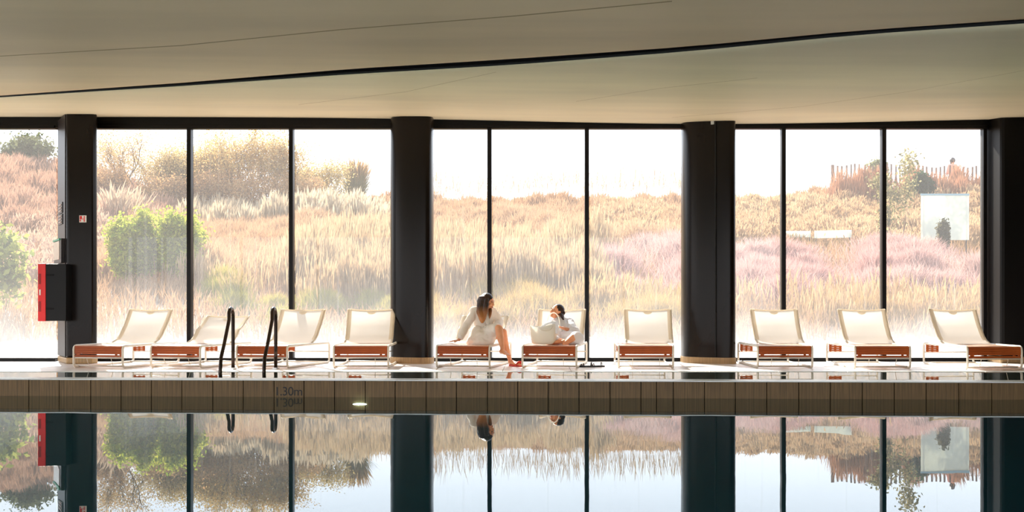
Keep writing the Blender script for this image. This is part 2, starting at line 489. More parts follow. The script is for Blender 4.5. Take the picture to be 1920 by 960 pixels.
# dark recess above the slot
mb = MB(); NX = 60; v = []; f = []
for i in range(NX + 1):
    x = RX0 + (RX1 - RX0) * i / NX
    a, b = en(x) - 0.10, ef(x) + 0.10
    za, zb = ceil_z(x, a), ceil_z(x, b)
    v += [(x, a, za + 0.034), (x, a, za + 0.22), (x, b, zb + 0.22), (x, b, zb + 0.034)]
for i in range(NX):
    for j in range(3):
        k = i * 4 + j; f.append((k, k + 1, k + 5, k + 4))
mb.add(v, f); o = mb.build('ceiling_slot', M['slot']); struct(o)
# roof above so no daylight leaks
o = MB().span((RX0 - 0.2, 2.6, 4.0), (RX1 + 0.2, WIN + 0.3, 4.15)).build('roof', M['wall_dark']); struct(o)
def seam(pts, w=0.012):
    rows = []
    for (a, b) in zip(pts[:-1], pts[1:]):
        for k in range(12):
            t = k / 12; rows.append(on_ceil(a[0] + (b[0] - a[0]) * t, a[1] + (b[1] - a[1]) * t))
    rows.append(on_ceil(*pts[-1])); mb = MB(); v = []
    for x, y in rows:
        v += [(x, y - w, ceil_z(x, y) - 0.0015), (x, y + w, ceil_z(x, y) - 0.0015)]
    mb.add(v, [(2 * i, 2 * i + 1, 2 * i + 3, 2 * i + 2) for i in range(len(rows) - 1)])
    return mb
for pts, w in (([(-100, 112), (0, 105), (340, 85), (640, 55), (960, 30), (1260, 2)], 0.012),
               ([(1260, 220), (1500, 200), (1700, 172), (1920, 132), (2050, 105)], 0.006),
               ([(1080, 190), (1240, 165), (1420, 146)], 0.005),
               ([(560, 196), (760, 172), (930, 135)], 0.005)):
    s = seam(pts, w).build('trim_1', M['seam']); struct(s)

# room walls
for nm, a, b, mt in (('wall_left', (RX0 - 0.2, -5, -1.7), (RX0, WIN + 0.3, 0.0), 'wall'),
                     ('wall_left', (RX0 - 0.2, -5, 3.6), (RX0, WIN + 0.3, 4.1), 'wall'),
                     ('wall_right', (RX1, -5, -1.7), (RX1 + 0.2, WIN + 0.3, 4.1), 'wall_dark'),
                     ('wall_near', (RX0, -5.2, -1.7), (RX1, -5, 0.0), 'wall'),
                     ('wall_near', (RX0, -5.2, 3.6), (RX1, -5, 4.1), 'wall')):
    struct(MB().span(a, b).build(nm, M[mt]))

# glazing on the unseen sides and a rooflight, both added to brighten the hall
w7 = struct(empty('window_7', (0, -1.3, 4.0)))
for k in range(8):
    x = RX0 + 0.05 + k * (RX1 - RX0 - 0.1) / 7
    MB().span((x - 0.04, -3.8, -0.06), (x + 0.04, 3.85, 0.06)).build('glazing_bar', M['frame'], w7)
struct(MB().span((RX0, 2.5, 2.9), (RX1, 2.62, 4.1)).build('trim_4', M['ceiling']))
w5 = struct(empty('window_5', (0, -5.1, 0)))
for k in range(9):
    x = RX0 + 0.05 + k * (RX1 - RX0 - 0.1) / 8
    MB().span((x - 0.04, -0.06, 0), (x + 0.04, 0.06, 3.6)).build('mullion', M['frame'], w5)
w6 = struct(empty('window_6', (RX0 - 0.1, 0, 0)))
for k in range(10):
    y = -4.9 + k * 2.45
    MB().span((-0.06, y - 0.04, 0), (0.06, y + 0.04, 3.6)).build('mullion', M['frame'], w6)
struct(MB().span((-60, -60, -0.25), (40, -5.2, -0.15)).build('terrace', M['gravel']))
struct(MB().span((-60, -5.2, -0.25), (RX0 - 0.2, WIN, -0.15)).build('terrace', M['gravel']))

# window wall -------------------------------------------------------
XW = lambda px: (px - VX) * WIN / F
ZW = lambda py: EYE + (HY - py) * WIN / F
ztop, zbot = ZW(240), 0.0
zhead = 3.80
o = MB().span((RX0, WIN - 0.06, ztop), (RX1, WIN + 0.16, 4.1)).build('wall_window', M['frame']); struct(o)
def window(idx, x0, x1, mulls):
    w = empty('window_%d' % idx, ((x0 + x1) / 2, WIN, 0)); struct(w)
    cx = (x0 + x1) / 2
    for (nm, a, b) in (('sill', (x0 - cx, -0.06, 0.0), (x1 - cx, 0.08, 0.055)),
                       ('head', (x0 - cx, -0.09, ztop - 0.02), (x1 - cx, 0.06, ztop + 0.03))):
        MB().span(a, b).build(nm, M['frame'], w, bevel=0.005)
    edges = [x0] + [XW(m) for m in mulls] + [x1]
    for m in mulls:
        MB().span((XW(m) - cx - 0.032, -0.09, 0.05), (XW(m) - cx + 0.032, 0.05, ztop)).build('mullion', M['frame'], w, bevel=0.004)
    for a, b in zip(edges[:-1], edges[1:]):
        p = MB().add([(a - cx, 0, 0.04), (b - cx, 0, 0.04), (b - cx, 0, ztop), (a - cx, 0, ztop)], [(0, 1, 2, 3)]).build('pane', M['glass'], w)
window(1, RX0, XW(106), [-90, -280, -470])
window(2, XW(168), XW(738), [357, 547.5])
window(3, XW(808), XW(1290), [918, 1100])
window(4, XW(1368), XW(1849), [1467.5, 1655])
for px in (1844,):
    struct(MB().span((XW(px) - 0.03, WIN - 0.08, 0), (XW(px) + 0.025, WIN + 0.05, ztop)).build('trim_2', M['frame']))

zcap = 3.655
def round_pillar(name, xc, yc, hx, hy, power, skew, label):
    r = empty(name, (xc, yc, 0)); tag(r, label, 'pillar', kind='thing')
    poly = []
    for k in range(48):
        a = 2 * PI * k / 48
        c, s = math.cos(a), math.sin(a)
        x = hx * math.copysign(abs(c) ** power, c); y = hy * math.copysign(abs(s) ** power, s)
        poly.append((x, y + skew * x))
    sb = MB().prism(poly, 0.09, zcap); sb.f = sb.f[2:]; sb.build('shaft', M['pillar'], r, smooth=True)
    # upright panel joint on the room side
    jxx = hx * (0.05 if xc < 0 else 0.16); jy = min(q[1] + skew * 0 for q in poly if abs(q[0] - jxx) < hx * .2) - 0.002
    MB().span((jxx - .006, jy, 0.1), (jxx + .006, jy + .05, zcap)).build('panel_joint', M['slot'], r)
    big = [(x * 1.03, y * 1.03) for x, y in poly]
    MB().prism(big, 0.0, 0.092).build('plinth', M['wood_trim'], r, bevel=0.002)
    return r
def px_at(px, d): return (px - VX) * d / F
for nm, a, b, lab in (('pillar', 731, 813, 'rounded black pillar with wooden plinth left of the two women'),
                      ('pillar', 1282, 1374, 'rounded black pillar with wooden plinth at the right of the middle windows')):
    xa, xb = px_at(a, 17.25), px_at(b, 17.25)
    p = round_pillar(nm, (xa + xb) / 2, 17.30, (xb - xa) / 2, 0.32, 0.6, -0.35 if a < 1000 else -0.5, lab)

p1 = empty('pillar', (-6.85, 17.2, 0)); tag(p1, 'angular dark pillar carrying the red cabinet at the left', 'pillar', kind='thing')
poly = [(-7.29 + 6.85, 0.48), (-6.86 + 6.85, -0.27), (-6.49 + 6.85, -0.27), (-6.45 + 6.85, -0.17), (-6.71 + 6.85, 0.48)]
MB().prism(poly, 0.09, 3.70).build('shaft', M['pillar'], p1, bevel=0.03)
MB().prism([(x * 1.04, y * 1.04 - 0.01) for x, y in poly], 0.0, 0.092).build('plinth', M['wood_trim'], p1, bevel=0.02)
# lighter cladding on the angled face
A_, B_ = Vector((-7.285, 17.67, 0)), Vector((-6.885, 16.972, 0))
nrm = Vector((-(B_ - A_).y, (B_ - A_).x, 0)).normalized()
if nrm.y > 0: nrm = -nrm
def facet_box(name, t0, t1, z0, z1, th, mat, parent=None, off=0.0, bevel=0.0):
    a = A_.lerp(B_, t0) + nrm * off; b = A_.lerp(B_, t1) + nrm * off
    v = [a, b, b + nrm * th, a + nrm * th]; base = parent.location if parent else Vector()
    mb = MB().prism([((q - base).x, (q - base).y) for q in v], z0 - base.z, z1 - base.z)
    return mb.build(name, M[mat], parent, bevel=bevel)
facet_box('side_cladding', 0.02, 0.98, 0.10, ztop + 0.1, 0.012, 'pillar_grey', p1)
def zat(py, d): return EYE + (HY - py) * d / F
for k, (ya, yb) in enumerate(((380, 400), (402, 421))):
    sp_ = empty('switch_plate', A_.lerp(B_, 0.45) + Vector((0, 0, zat(yb, 17.3))))
    tag(sp_, ('upper' if k == 0 else 'lower') + ' brown metal switch plate on the angled pillar face', 'switch')
    facet_box('plate', 0.22, 0.72, zat(yb, 17.3), zat(ya, 17.3), 0.012, 'plate', sp_, 0.013, 0.002)
    for q in range(3):
        facet_box('button', 0.28, 0.64, zat(yb, 17.3) + 0.02 + q * 0.045, zat(yb, 17.3) + 0.045 + q * 0.045, 0.006, 'button', sp_, 0.026)
th_ = empty('control_box', A_.lerp(B_, 0.4) + Vector((0, 0, zat(491, 17.3))))
tag(th_, 'grey control box with pale glass front just above the red cabinet', 'control box')
facet_box('casing', -0.02, 0.95, zat(494, 17.3), zat(449, 17.3), 0.05, 'pillar_grey', th_, 0.013, 0.004)
facet_box('glass_front', 0.03, 0.78, zat(487, 17.3), zat(453, 17.3), 0.008, 'screen', th_, 0.064)
facet_box('green_strip', 0.0, 0.85, zat(452, 17.3), zat(448.5, 17.3), 0.02, 'green', th_, 0.06)
# red fire cabinet
fc = empty('fire_cabinet', (-7.05, 16.9, zat(602, 16.9)))
tag(fc, 'red-doored black fire cabinet sticking out of the left pillar', 'cabinet')
zc0, zc1 = 0.0, zat(495, 16.9) - zat(602, 16.9)
X0 = lambda px: px_at(px, 16.75) + 7.05
MB().span((X0(87), -0.18, 0.004), (X0(125), 0.28, zc1 - 0.004)).build('body', M['frame'], fc, bevel=0.006)
dr = MB().span((X0(73), -0.19, 0), (X0(87.5), 0.29, zc1)).build('door', M['red'], fc, bevel=0.006)
for za, zb in ((0.14, 0.29), (0.54, 0.69)):
    MB().span((X0(74.5), -0.194, za), (X0(79), -0.186, zb)).build('recess', M['red_dark'], dr)
MB().span((X0(76), -0.195, 0.38), (X0(78.5), -0.187, 0.46)).build('handle', M['white'], dr)
for za in (0.17, 0.66):
    MB().span((X0(88), -0.188, za), (X0(102), -0.178, za + 0.025)).build('hinge', M['wall_dark'], fc)
# little fire sign
fs = empty('fire_sign', (px_at(155.5, 16.92), 16.922, zat(417, 16.92)))
tag(fs, 'small white fire sign with red pictograms on the left pillar', 'sign')
MB().span((-0.052, -0.006, 0), (0.052, 0.003, 0.102)).build('plate', M['white'], fs)
MB().span((-0.045, -0.008, 0.045), (-0.012, -0.005, 0.093)).span((-0.045, -0.008, 0.012), (-0.028, -0.005, 0.04)).build('red_pictogram', M['red'], fs)
fm = MB()
for q in range(3): fm.ball((0.022, -0.007, 0.022 + q * 0.028), (0.013, 0.002, 0.012), 10, 6)
fm.span((-0.003, -0.008, 0.04), (0.006, -0.005, 0.06)); fm.build('red_symbols', M['red'], fs)
# right dark wall with plinth
struct(MB().span((XW(1850), 17.15, 0.09), (RX1, WIN + 0.1, 4.0)).build('wall_right_return', M['wall_dark'], bevel=0.05))
struct(MB().span((XW(1850) - 0.01, 17.13, 0.0), (RX1, WIN, 0.092)).build('baseboard_right', M['wood_trim'], bevel=0.02))
# ceiling sensor
cs = empty('ceiling_sensor', (px_at(1345, 17.0), 17.0, zat(234, 17.0)))
tag(cs, 'small white box fixed where the ceiling meets the right pillar', 'sensor')
MB().span((-0.10, -0.04, 0), (0.10, 0.04, 0.05)).build('housing', M['white'], cs, bevel=0.006)
MB().span((-0.03, -0.044, 0.012), (0.03, -0.038, 0.03)).build('lens', M['screen'], cs)

# ------------------------------------------------------------------ terrain
def ground(x, d):
    x = np.asarray(x, float); d = np.asarray(d, float)
    g = np.interp(d, [17, 19, 22, 28, 36, 46, 56, 62, 75, 110], [-.06, -.03, .25, 1.15, 2.45, 4.0, 5.45, 5.75, 5.0, 2.0])
    px = VX + x * F / np.maximum(d, 1)
    g = g + 1.9 * np.clip((330 - px) / 260, 0, 1) * np.clip((d - 38) / 18, 0, 1)
    g = g + 0.75 * np.clip((px - 1480) / 100, 0, 1) * np.clip((d - 44) / 7, 0, 1)
    g = g + 0.12 * np.sin(x * 0.9 + d * 0.35) * np.clip((d - 20) / 6, 0, 1)
    return g
ds = np.concatenate([np.linspace(17.86, 62, 60), np.linspace(64, 110, 14)])
us = np.linspace(-1, 1, 90)
V = []
for d in ds:
    for u in us:
        x = u * (18 + d * 0.62); V.append((x, d, float(ground(x, d))))
nu = len(us); Fq = [(i * nu + j, i * nu + j + 1, (i + 1) * nu + j + 1, (i + 1) * nu + j) for i in range(len(ds) - 1) for j in range(nu - 1)]
o = MB().add(V, Fq).build('hillside', M['soil'], smooth=True); struct(o)
gv = []
for i in range(9):
    for j in range(60):
        x = -30 + j; d = 17.86 + i * 0.42; gv.append((x, d, float(ground(x, d)) + 0.02))
o = MB().add(gv, [(i * 60 + j, i * 60 + j + 1, (i + 1) * 60 + j + 1, (i + 1) * 60 + j) for i in range(8) for j in range(59)]).build('gravel_path', M['gravel'], smooth=True); struct(o)

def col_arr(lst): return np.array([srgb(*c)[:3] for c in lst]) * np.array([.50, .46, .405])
def strips(x, d, h, w, bend, c0, c1, prof_t, prof_w, jitter=0.15, lean=None, z0=None):
    """N tapering leaves or stalks rising from the slope"""
    N = len(x); K = len(prof_t)
    base = np.stack([x, d, (ground(x, d) if z0 is None else z0)], 1)
    a = rng.uniform(0, 2 * PI, N); b = rng.uniform(-0.9, 0.9, N)
    dirv = np.stack([np.cos(a), np.sin(a) * 0.8], 1)
    if lean is not None: dirv = dirv * 0.75 + np.array(lean)
    wv = np.stack([np.cos(b), np.sin(b)], 1)
    t = np.array(prof_t)[None, :]; pw = np.array(prof_w)[None, :] * w[:, None] / 2
    hh = h[:, None]
    be = (bend * rng.uniform(0.4, 1.3, N))[:, None]
    off = hh * be * t ** 2
    zz = hh * t * (1 - 0.35 * be * t)
    cx = base[:, 0:1] + dirv[:, 0:1] * off; cyy = base[:, 1:2] + dirv[:, 1:2] * off; cz = base[:, 2:3] + zz
    L = np.stack([cx - wv[:, 0:1] * pw, cyy - wv[:, 1:2] * pw, cz], 2)
    R = np.stack([cx + wv[:, 0:1] * pw, cyy + wv[:, 1:2] * pw, cz], 2)
    V = np.stack([L, R], 2).reshape(N * K * 2, 3)
    i = (np.arange(N) * K * 2)[:, None] + (np.arange(K - 1) * 2)[None, :]
    Fq = np.stack([i, i + 1, i + 3, i + 2], 2).reshape(-1, 4)
    m = 1 + rng.uniform(-jitter, jitter, (N, 1, 1))
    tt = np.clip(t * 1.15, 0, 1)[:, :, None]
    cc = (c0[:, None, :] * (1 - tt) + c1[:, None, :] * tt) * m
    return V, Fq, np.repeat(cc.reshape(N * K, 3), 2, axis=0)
BLADE = ([0, .35, .7, 1], [1, .9, .6, .05])
PLUME = ([0, .55, .68, .84, 1], [.25, .22, .9, 1.0, .08])
FINE = ([0, .4, .75, 1], [.5, .6, 1, .1])
HEAD = ([0, .78, .82, .92, 1], [.12, .1, .9, 1, .3])
def field(name, label, cat, spec):
    Vs, Fs, Cs = [], [], []; n0 = 0
    for (p0, p1, d0, d1, dens, h, w, bend, c0, c1, prof, clump) in spec:
        area = (p1 - p0) / F * (d1 * d1 - d0 * d0) / 2
        N = int(area * dens)
        if N < 5: continue
        d = np.sqrt(rng.uniform(d0 * d0, d1 * d1, N)); px = rng.uniform(p0, p1, N); x = (px - VX) * d / F
        if clump:                          # gather round tussock centres
            nc = max(2, int(area * clump[0])); dc = np.sqrt(rng.uniform(d0 * d0, d1 * d1, nc)); xc = (rng.uniform(p0, p1, nc) - VX) * dc / F
            k = rng.integers(0, nc, N); r = np.abs(rng.normal(0, clump[1], N)); an = rng.uniform(0, 2 * PI, N)
            x = xc[k] + r * np.cos(an); d = dc[k] + r * np.sin(an)
            hs = rng.uniform(0.7, 1.15, nc)[k] * (1 - 0.35 * np.clip(r / (2.2 * clump[1]), 0, 1))
            tone = rng.uniform(0, 1, nc)[k]
        else:
            hs = np.ones(N); tone = rng.uniform(0, 1, N)
        # slow drift of tone and height over the slope
        drift = 0.5 + 0.25 * np.sin(x * 0.7 + 1.3 * np.sin(d * 0.31)) + 0.25 * np.sin(x * 0.23 - d * 0.53)
        hh = h * hs * rng.uniform(0.65, 1.15, N) * (0.85 + 0.3 * drift)
        C0, C1 = col_arr(c0), col_arr(c1)
        f = np.clip(0.5 * tone + 0.5 * drift + rng.normal(0, .12, N), 0, 0.999)[:, None]
        a = C0[0] * (1 - f) + C0[-1] * f; b = C1[0] * (1 - f) + C1[-1] * f
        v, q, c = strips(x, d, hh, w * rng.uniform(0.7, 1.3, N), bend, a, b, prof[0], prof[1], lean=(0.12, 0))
        Vs.append(v); Fs.append(q + n0); Cs.append(c); n0 += len(v)
    o = np_mesh(name, np.concatenate(Vs), np.concatenate(Fs), np.concatenate(Cs), M['plant'])
    tag(o, label, cat, kind='stuff'); return o

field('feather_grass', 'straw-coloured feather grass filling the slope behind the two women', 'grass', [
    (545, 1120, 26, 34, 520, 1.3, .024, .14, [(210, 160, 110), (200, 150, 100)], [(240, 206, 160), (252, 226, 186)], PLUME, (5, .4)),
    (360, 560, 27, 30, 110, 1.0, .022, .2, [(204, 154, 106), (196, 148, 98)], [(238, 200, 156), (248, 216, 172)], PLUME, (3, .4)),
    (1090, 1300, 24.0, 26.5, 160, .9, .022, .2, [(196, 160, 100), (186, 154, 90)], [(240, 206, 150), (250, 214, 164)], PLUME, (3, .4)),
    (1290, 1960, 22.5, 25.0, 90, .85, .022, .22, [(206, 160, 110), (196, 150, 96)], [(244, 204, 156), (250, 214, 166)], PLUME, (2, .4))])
field('plume_grass', 'pale plumed grasses in a band below the golden trees', 'grass', [
    (345, 760, 43, 49, 120, 1.35, .055, .2, [(220, 176, 126), (206, 166, 116)], [(255, 230, 196), (255, 242, 216)], PLUME, (1.5, .4)),
    (180, 300, 40, 44, 50, 1.6, .05, .35, [(210, 166, 126), (196, 150, 116)], [(244, 214, 184), (250, 224, 196)], PLUME, (.8, .4))])
field('pink_muhly_grass', 'misty pink grass clouds at the right of the slope', 'grass', [
    (1070, 1960, 24.8, 34, 620, .95, .012, .5, [(246, 196, 174), (244, 194, 174)], [(255, 200, 196), (255, 224, 220)], FINE, (.6, .5)),
    (990, 1110, 33, 37, 360, .95, .014, .5, [(230, 180, 150), (224, 176, 150)], [(250, 200, 192), (252, 214, 206)], FINE, (.5, .5))])
field('rust_grass', 'fine rust-coloured grass in the middle of the left slope', 'grass', [
    (170, 800, 29, 43, 420, .85, .015, .45, [(216, 160, 120), (218, 166, 126)], [(242, 196, 152), (250, 212, 174)], FINE, (1.2, .6)),
    (730, 1300, 35, 52, 260, .9, .022, .4, [(208, 160, 122), (212, 166, 128)], [(236, 192, 150), (246, 208, 170)], FINE, (.9, .6)),
    (1556, 1960, 49.2, 50.8, 300, 1.5, .030, .2, [(200, 140, 108), (194, 134, 104)], [(232, 164, 128), (242, 190, 152)], FINE, (1.2, .4))])
field('seedhead_meadow', 'beige meadow of dried seed heads below the paling fence', 'grass', [
    (1100, 1960, 37, 52, 300, .85, .036, .3, [(150, 126, 92), (150, 126, 96)], [(240, 196, 150), (255, 222, 180)], HEAD, (1.2, .5)),
    (1100, 1960, 36, 50, 60, .5, .04, .4, [(140, 122, 84), (150, 130, 90)], [(200, 164, 116), (216, 176, 130)], BLADE, (1, .5)),
    (-300, 190, 30, 42, 160, .9, .035, .35, [(180, 144, 112), (180, 144, 112)], [(236, 196, 170), (246, 212, 190)], HEAD, (1, .5))])
field('mound_grass', 'dusky pink-brown grass on the high mound at the far left', 'grass', [
    (-300, 330, 40, 60, 200, 1.1, .03, .4, [(200, 154, 128), (194, 150, 124)], [(226, 178, 150), (238, 196, 172)], FINE, (1, .6))])
field('skyline_grass', 'thin wispy stalks standing against the sky on the crest', 'grass', [
    (760, 1340, 55, 60, 13, 2.1, .022, .18, [(206, 180, 150), (200, 176, 146)], [(232, 210, 184), (238, 216, 190)], PLUME, None),
    (620, 1570, 54, 61, 140, .9, .035, .3, [(206, 156, 116), (210, 160, 120)], [(234, 186, 142), (242, 198, 156)], FINE, (.9, .5))])
field('low_green_grass', 'yellow-green tussocks along the foot of the slope', 'grass', [
    (360, 780, 23.5, 28, 420, .7, .016, .5, [(150, 164, 60), (170, 170, 70)], [(214, 210, 96), (236, 216, 120)], BLADE, (.7, .24)),
    (760, 1300, 22.5, 27, 380, .7, .016, .45, [(190, 164, 90), (196, 170, 96)], [(236, 200, 120), (246, 214, 140)], BLADE, (1.4, .4)),
    (1300, 1960, 22.5, 24.6, 260, .6, .016, .45, [(190, 160, 100), (196, 160, 106)], [(236, 196, 120), (246, 206, 140)], BLADE, (1.2, .4)),
    (1500, 1960, 38, 40, 60, .7, .03, .5, [(160, 156, 80), (170, 160, 90)], [(210, 196, 100), (226, 206, 120)], BLADE, (.8, .3))])
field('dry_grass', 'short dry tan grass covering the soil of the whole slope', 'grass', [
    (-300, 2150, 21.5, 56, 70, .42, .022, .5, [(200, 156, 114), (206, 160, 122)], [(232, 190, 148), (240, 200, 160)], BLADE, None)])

# ------------------------------------------------------------------ shrubs and trees
def leaf_cloud(pts, size, cols, n_each, spread, elong=1.8, flat=0.5):
    pts = np.asarray(pts); K = len(pts) * n_each
    c = np.repeat(pts, n_each, axis=0) + rng.normal(0, spread, (K, 3))
    s = size * rng.uniform(.6, 1.3, K)
    d1 = rng.normal(0, 1, (K, 3)); d1[:, 2] += flat; d1 /= np.linalg.norm(d1, axis=1, keepdims=True)
    r = rng.normal(0, 1, (K, 3)); d2 = np.cross(d1, r); d2 /= np.linalg.norm(d2, axis=1, keepdims=True)
    a = c - d1 * (s * elong / 2)[:, None]; b = c + d1 * (s * elong / 2)[:, None]
    l = c - d2 * (s / 2)[:, None]; q = c + d2 * (s / 2)[:, None]
    V = np.stack([a, l, b, q], 1).reshape(-1, 3)
    Fq = np.arange(K * 4).reshape(K, 4)
    CC = col_arr(cols); k = rng.uniform(0, 1, K)[:, None]
    cc = (CC[0] * (1 - k) + CC[-1] * k) * (1 + rng.uniform(-.2, .2, (K, 1)))
    return V, Fq, np.repeat(cc, 4, axis=0)

def grow(base, dirv, length, rad, depth, mb, tips, spread=0.6, kids=3, up=0.15, rs=None, all_pts=None):
    rs = rs or random
    p = Vector(base); d = Vector(dirv).normalized(); pts = [p.copy()]; n = 3
    for i in range(n):
        d = (d + Vector((rs.uniform(-1, 1), rs.uniform(-1, 1), rs.uniform(-.6, 1))) * 0.16 + Vector((0, 0, up * 0.3))).normalized()
        p = p + d * length / n; pts.append(p.copy())
        if depth <= 2 and all_pts is not None: all_pts.append(tuple(p))
    mb.tube(pts, [rad * (1 - 0.18 * i) for i in range(n + 1)], 4 if depth < 3 else 6)
    if depth == 0:
        tips.append(tuple(p)); return
    for k in range(kids):
        nd = (d + Vector((rs.uniform(-1, 1), rs.uniform(-1, 1), rs.uniform(-.5, .9))) * spread).normalized()
        st = pts[-1] if k == 0 else pts[rs.randint(1, n)]
        grow(st, nd, length * rs.uniform(.62, .85), rad * 0.55, depth - 1, mb, tips, spread, kids, up, rs, all_pts)

def tree(name, label, cat, px, d, pytop, wpx, depth, kids, leafs, cols, spread, trunks=1, base_up=0.0, spr=.6, first=.34, rad=.05, elong=1.8, seed=1, group=None):
    rs = random.Random(seed)
    x = px_at(px, d); g = float(ground(x, d)) - 0.03
    top = zat(pytop, d); H = top - g
    r = empty(name, (x, d, g)); tag(r, label, cat, group)
    mb = MB(); tips = []; allp = []
    for t in range(trunks):
        an = 2 * PI * t / max(1, trunks) + rs.uniform(-.3, .3)
        dv = Vector((math.cos(an) * (.55 if trunks > 1 else .06), math.sin(an) * (.4 if trunks > 1 else .06), 1))
        grow((rs.uniform(-.05, .05) * trunks, rs.uniform(-.05, .05) * trunks, 0), dv, H * first, rad, depth, mb, tips, spr, kids, .15, rs, allp)
    pts = np.array(tips + allp)
    # fit crown to the wanted height and width
    zs = pts[:, 2].max(); xw = np.percentile(np.abs(pts[:, 0]), 96) or 1
    sz = H * 0.97 / zs; sx = (wpx * d / F / 2) / xw
    mb.v = [(a * sx, b * sx, c * sz) for a, b, c in mb.v]
    pts = pts * np.array([sx, sx, sz])
    if name == 'leafy_bush': pts = np.concatenate([pts, pts[::2] * np.array([.9, .9, .55])])
    mb.build('trunk', M['bark'], r)
    V, Fq, cc = leaf_cloud(pts, leafs[0], cols, leafs[1], spread, elong)
    V[:, 2] = np.maximum(V[:, 2], 0.02)
    f = np_mesh('foliage', V, Fq, cc, M['leaf'], r); f['kind'] = 'stuff'
    return r
gold = [(255, 206, 124), (255, 236, 176)]
olive = [(235, 206, 130), (250, 230, 170)]
tree('tamarisk_tree', 'feathery golden tree with a long bare fork, behind the two green bushes', 'tree', 262, 50, 238, 170, 4, 3, (.045, 8), [(255, 206, 140), (255, 236, 186)], .24, 3, seed=3, rad=.06, spr=.62)
tree('tamarisk_tree', 'olive-gold feathery tree partly hidden by the first window mullion', 'tree', 338, 51, 270, 120, 4, 3, (.05, 8), olive, .24, 3, seed=4, rad=.05, spr=.6)
tree('tamarisk_tree', 'tallest golden feathery tree, centred between the first two mullions', 'tree', 452, 50, 238, 150, 4, 3, (.05, 9), gold, .26, 3, seed=5, rad=.06, spr=.6)
tree('tamarisk_tree', 'olive-gold feathery tree just right of the first mullion', 'tree', 398, 51, 264, 110, 4, 3, (.05, 8), olive, .24, 3, seed=8, rad=.05, spr=.6)
tree('tamarisk_tree', 'golden feathery tree crossing behind the second mullion', 'tree', 522, 50, 252, 110, 4, 3, (.05, 8), gold, .26, 3, seed=19, rad=.05, spr=.6)
tree('tamarisk_tree', 'low olive feathery tree trailing off right of the second mullion', 'tree', 600, 51, 300, 100, 4, 3, (.05, 8), olive, .2, 3, seed=23, rad=.04, spr=.6)
for i, (px, py, w_, wh) in enumerate(((205, 300, 80, 'beside the left pillar'), (300, 318, 80, 'directly above the two green bushes'), (370, 310, 80, 'just right of the first mullion'), (430, 305, 90, 'below the tallest golden tree'), (490, 312, 90, 'left of the second mullion'), (560, 318, 80, 'right of the second mullion'))):
    tree('low_shrub', 'low rusty thicket shrub ' + wh, 'bush', px, 48.5, py + 14, w_, 3, 3, (.05, 9), [(250, 196, 140), (255, 220, 166)], .22, 4, seed=70 + i, rad=.03, spr=.7, group='rusty shrubs under the golden trees')
tree('leafy_bush', 'bright green leafy bush, the wider left one of the pair', 'bush', 256, 28.6, 394, 74, 4, 3, (.058, 12), [(170, 200, 64), (255, 255, 110)], .10, 4, seed=31, rad=.03, spr=.7, first=.36, elong=1.6)
tree('leafy_bush', 'bright green leafy bush directly behind the left mullion', 'bush', 333, 28.8, 396, 66, 4, 3, (.058, 12), [(170, 200, 64), (255, 255, 110)], .10, 4, seed=37, rad=.03, spr=.7, first=.36, elong=1.6)
tree('leafy_shrub', 'lanky green shrub with large leaves at the left picture edge', 'bush', 14, 24.5, 428, 46, 3, 2, (.10, 4), [(160, 180, 100), (240, 246, 130)], .12, 4, seed=41, rad=.02, spr=.6, first=.42, elong=1.7)
tree('round_tree', 'grey-green tree topping the mound at the far left', 'tree', 50, 58, 256, 74, 3, 3, (.12, 10), [(110, 122, 90), (150, 156, 116)], .25, 3, seed=43, rad=.06)
tree('sparse_tree', 'thin olive tree with glinting leaves in the right-hand window', 'tree', 1685, 37, 283, 78, 4, 2, (.065, 9), [(130, 130, 80), (240, 226, 170)], .13, 2, seed=47, rad=.035, spr=.55, first=.36)
tree('dark_bush', 'small dark green bush above the pale board', 'bush', 1729, 49, 332, 12, 3, 3, (.10, 26), [(60, 84, 62), (90, 112, 76)], .13, 3, seed=53, rad=.03)
tree('hedge_bush', 'low green bush peeping over the left end of the paling fence', 'bush', 1640, 54, 304, 26, 3, 3, (.10, 12), [(176, 180, 140), (200, 204, 160)], .14, 3, seed=59, rad=.03)
tree('small_shrub', 'dark rounded shrub standing in front of the pale board', 'bush', 1769, 34.2, 412, 9, 3, 3, (.05, 22), [(110, 112, 96), (150, 146, 110)], .05, 3, seed=61, rad=.02)
# pampas tuft on the skyline
def tuft(name, label, px, d, pytop, wpx, cols0, cols1, n=420):
    x = px_at(px, d); g = float(ground(x, d)); H = zat(pytop, d) - g; rr = wpx * d / F / 2
    r = empty(name, (x, d, g)); tag(r, label, 'grass')
    k = rng.uniform(0, 1, n)[:, None]; a = col_arr(cols0); b = col_arr(cols1)
    xx = rng.normal(0, rr * .3, n); yy = rng.normal(0, rr * .3, n)
    V, Fq, cc = strips(xx, yy, H * rng.uniform(.5, .85, n), np.full(n, .022 * d / 55), .4, a[0] * (1 - k) + a[1] * k, a[0] * (1 - k) + a[1] * k, *BLADE, z0=np.zeros(n))
    o = np_mesh('leaves', V, Fq, cc, M['plant'], r); o['kind'] = 'stuff'
    m = n // 5; k = k[:m]
    V, Fq, cc = strips(xx[:m] * 1.4, yy[:m], H * rng.uniform(.78, 1.05, m), np.full(m, .05 * d / 55), .25, a[0] * (1 - k) + a[1] * k, b[0] * (1 - k) + b[1] * k, *PLUME, z0=np.zeros(m))
    o = np_mesh('plumes', V, Fq, cc, M['plant'], r); o['kind'] = 'stuff'
tuft('pampas_grass', 'single tall pampas tuft on the skyline left of the middle pillar', 667, 55, 292, 26, [(150, 150, 90), (186, 170, 110)], [(200, 160, 110), (226, 190, 140)], 1100)
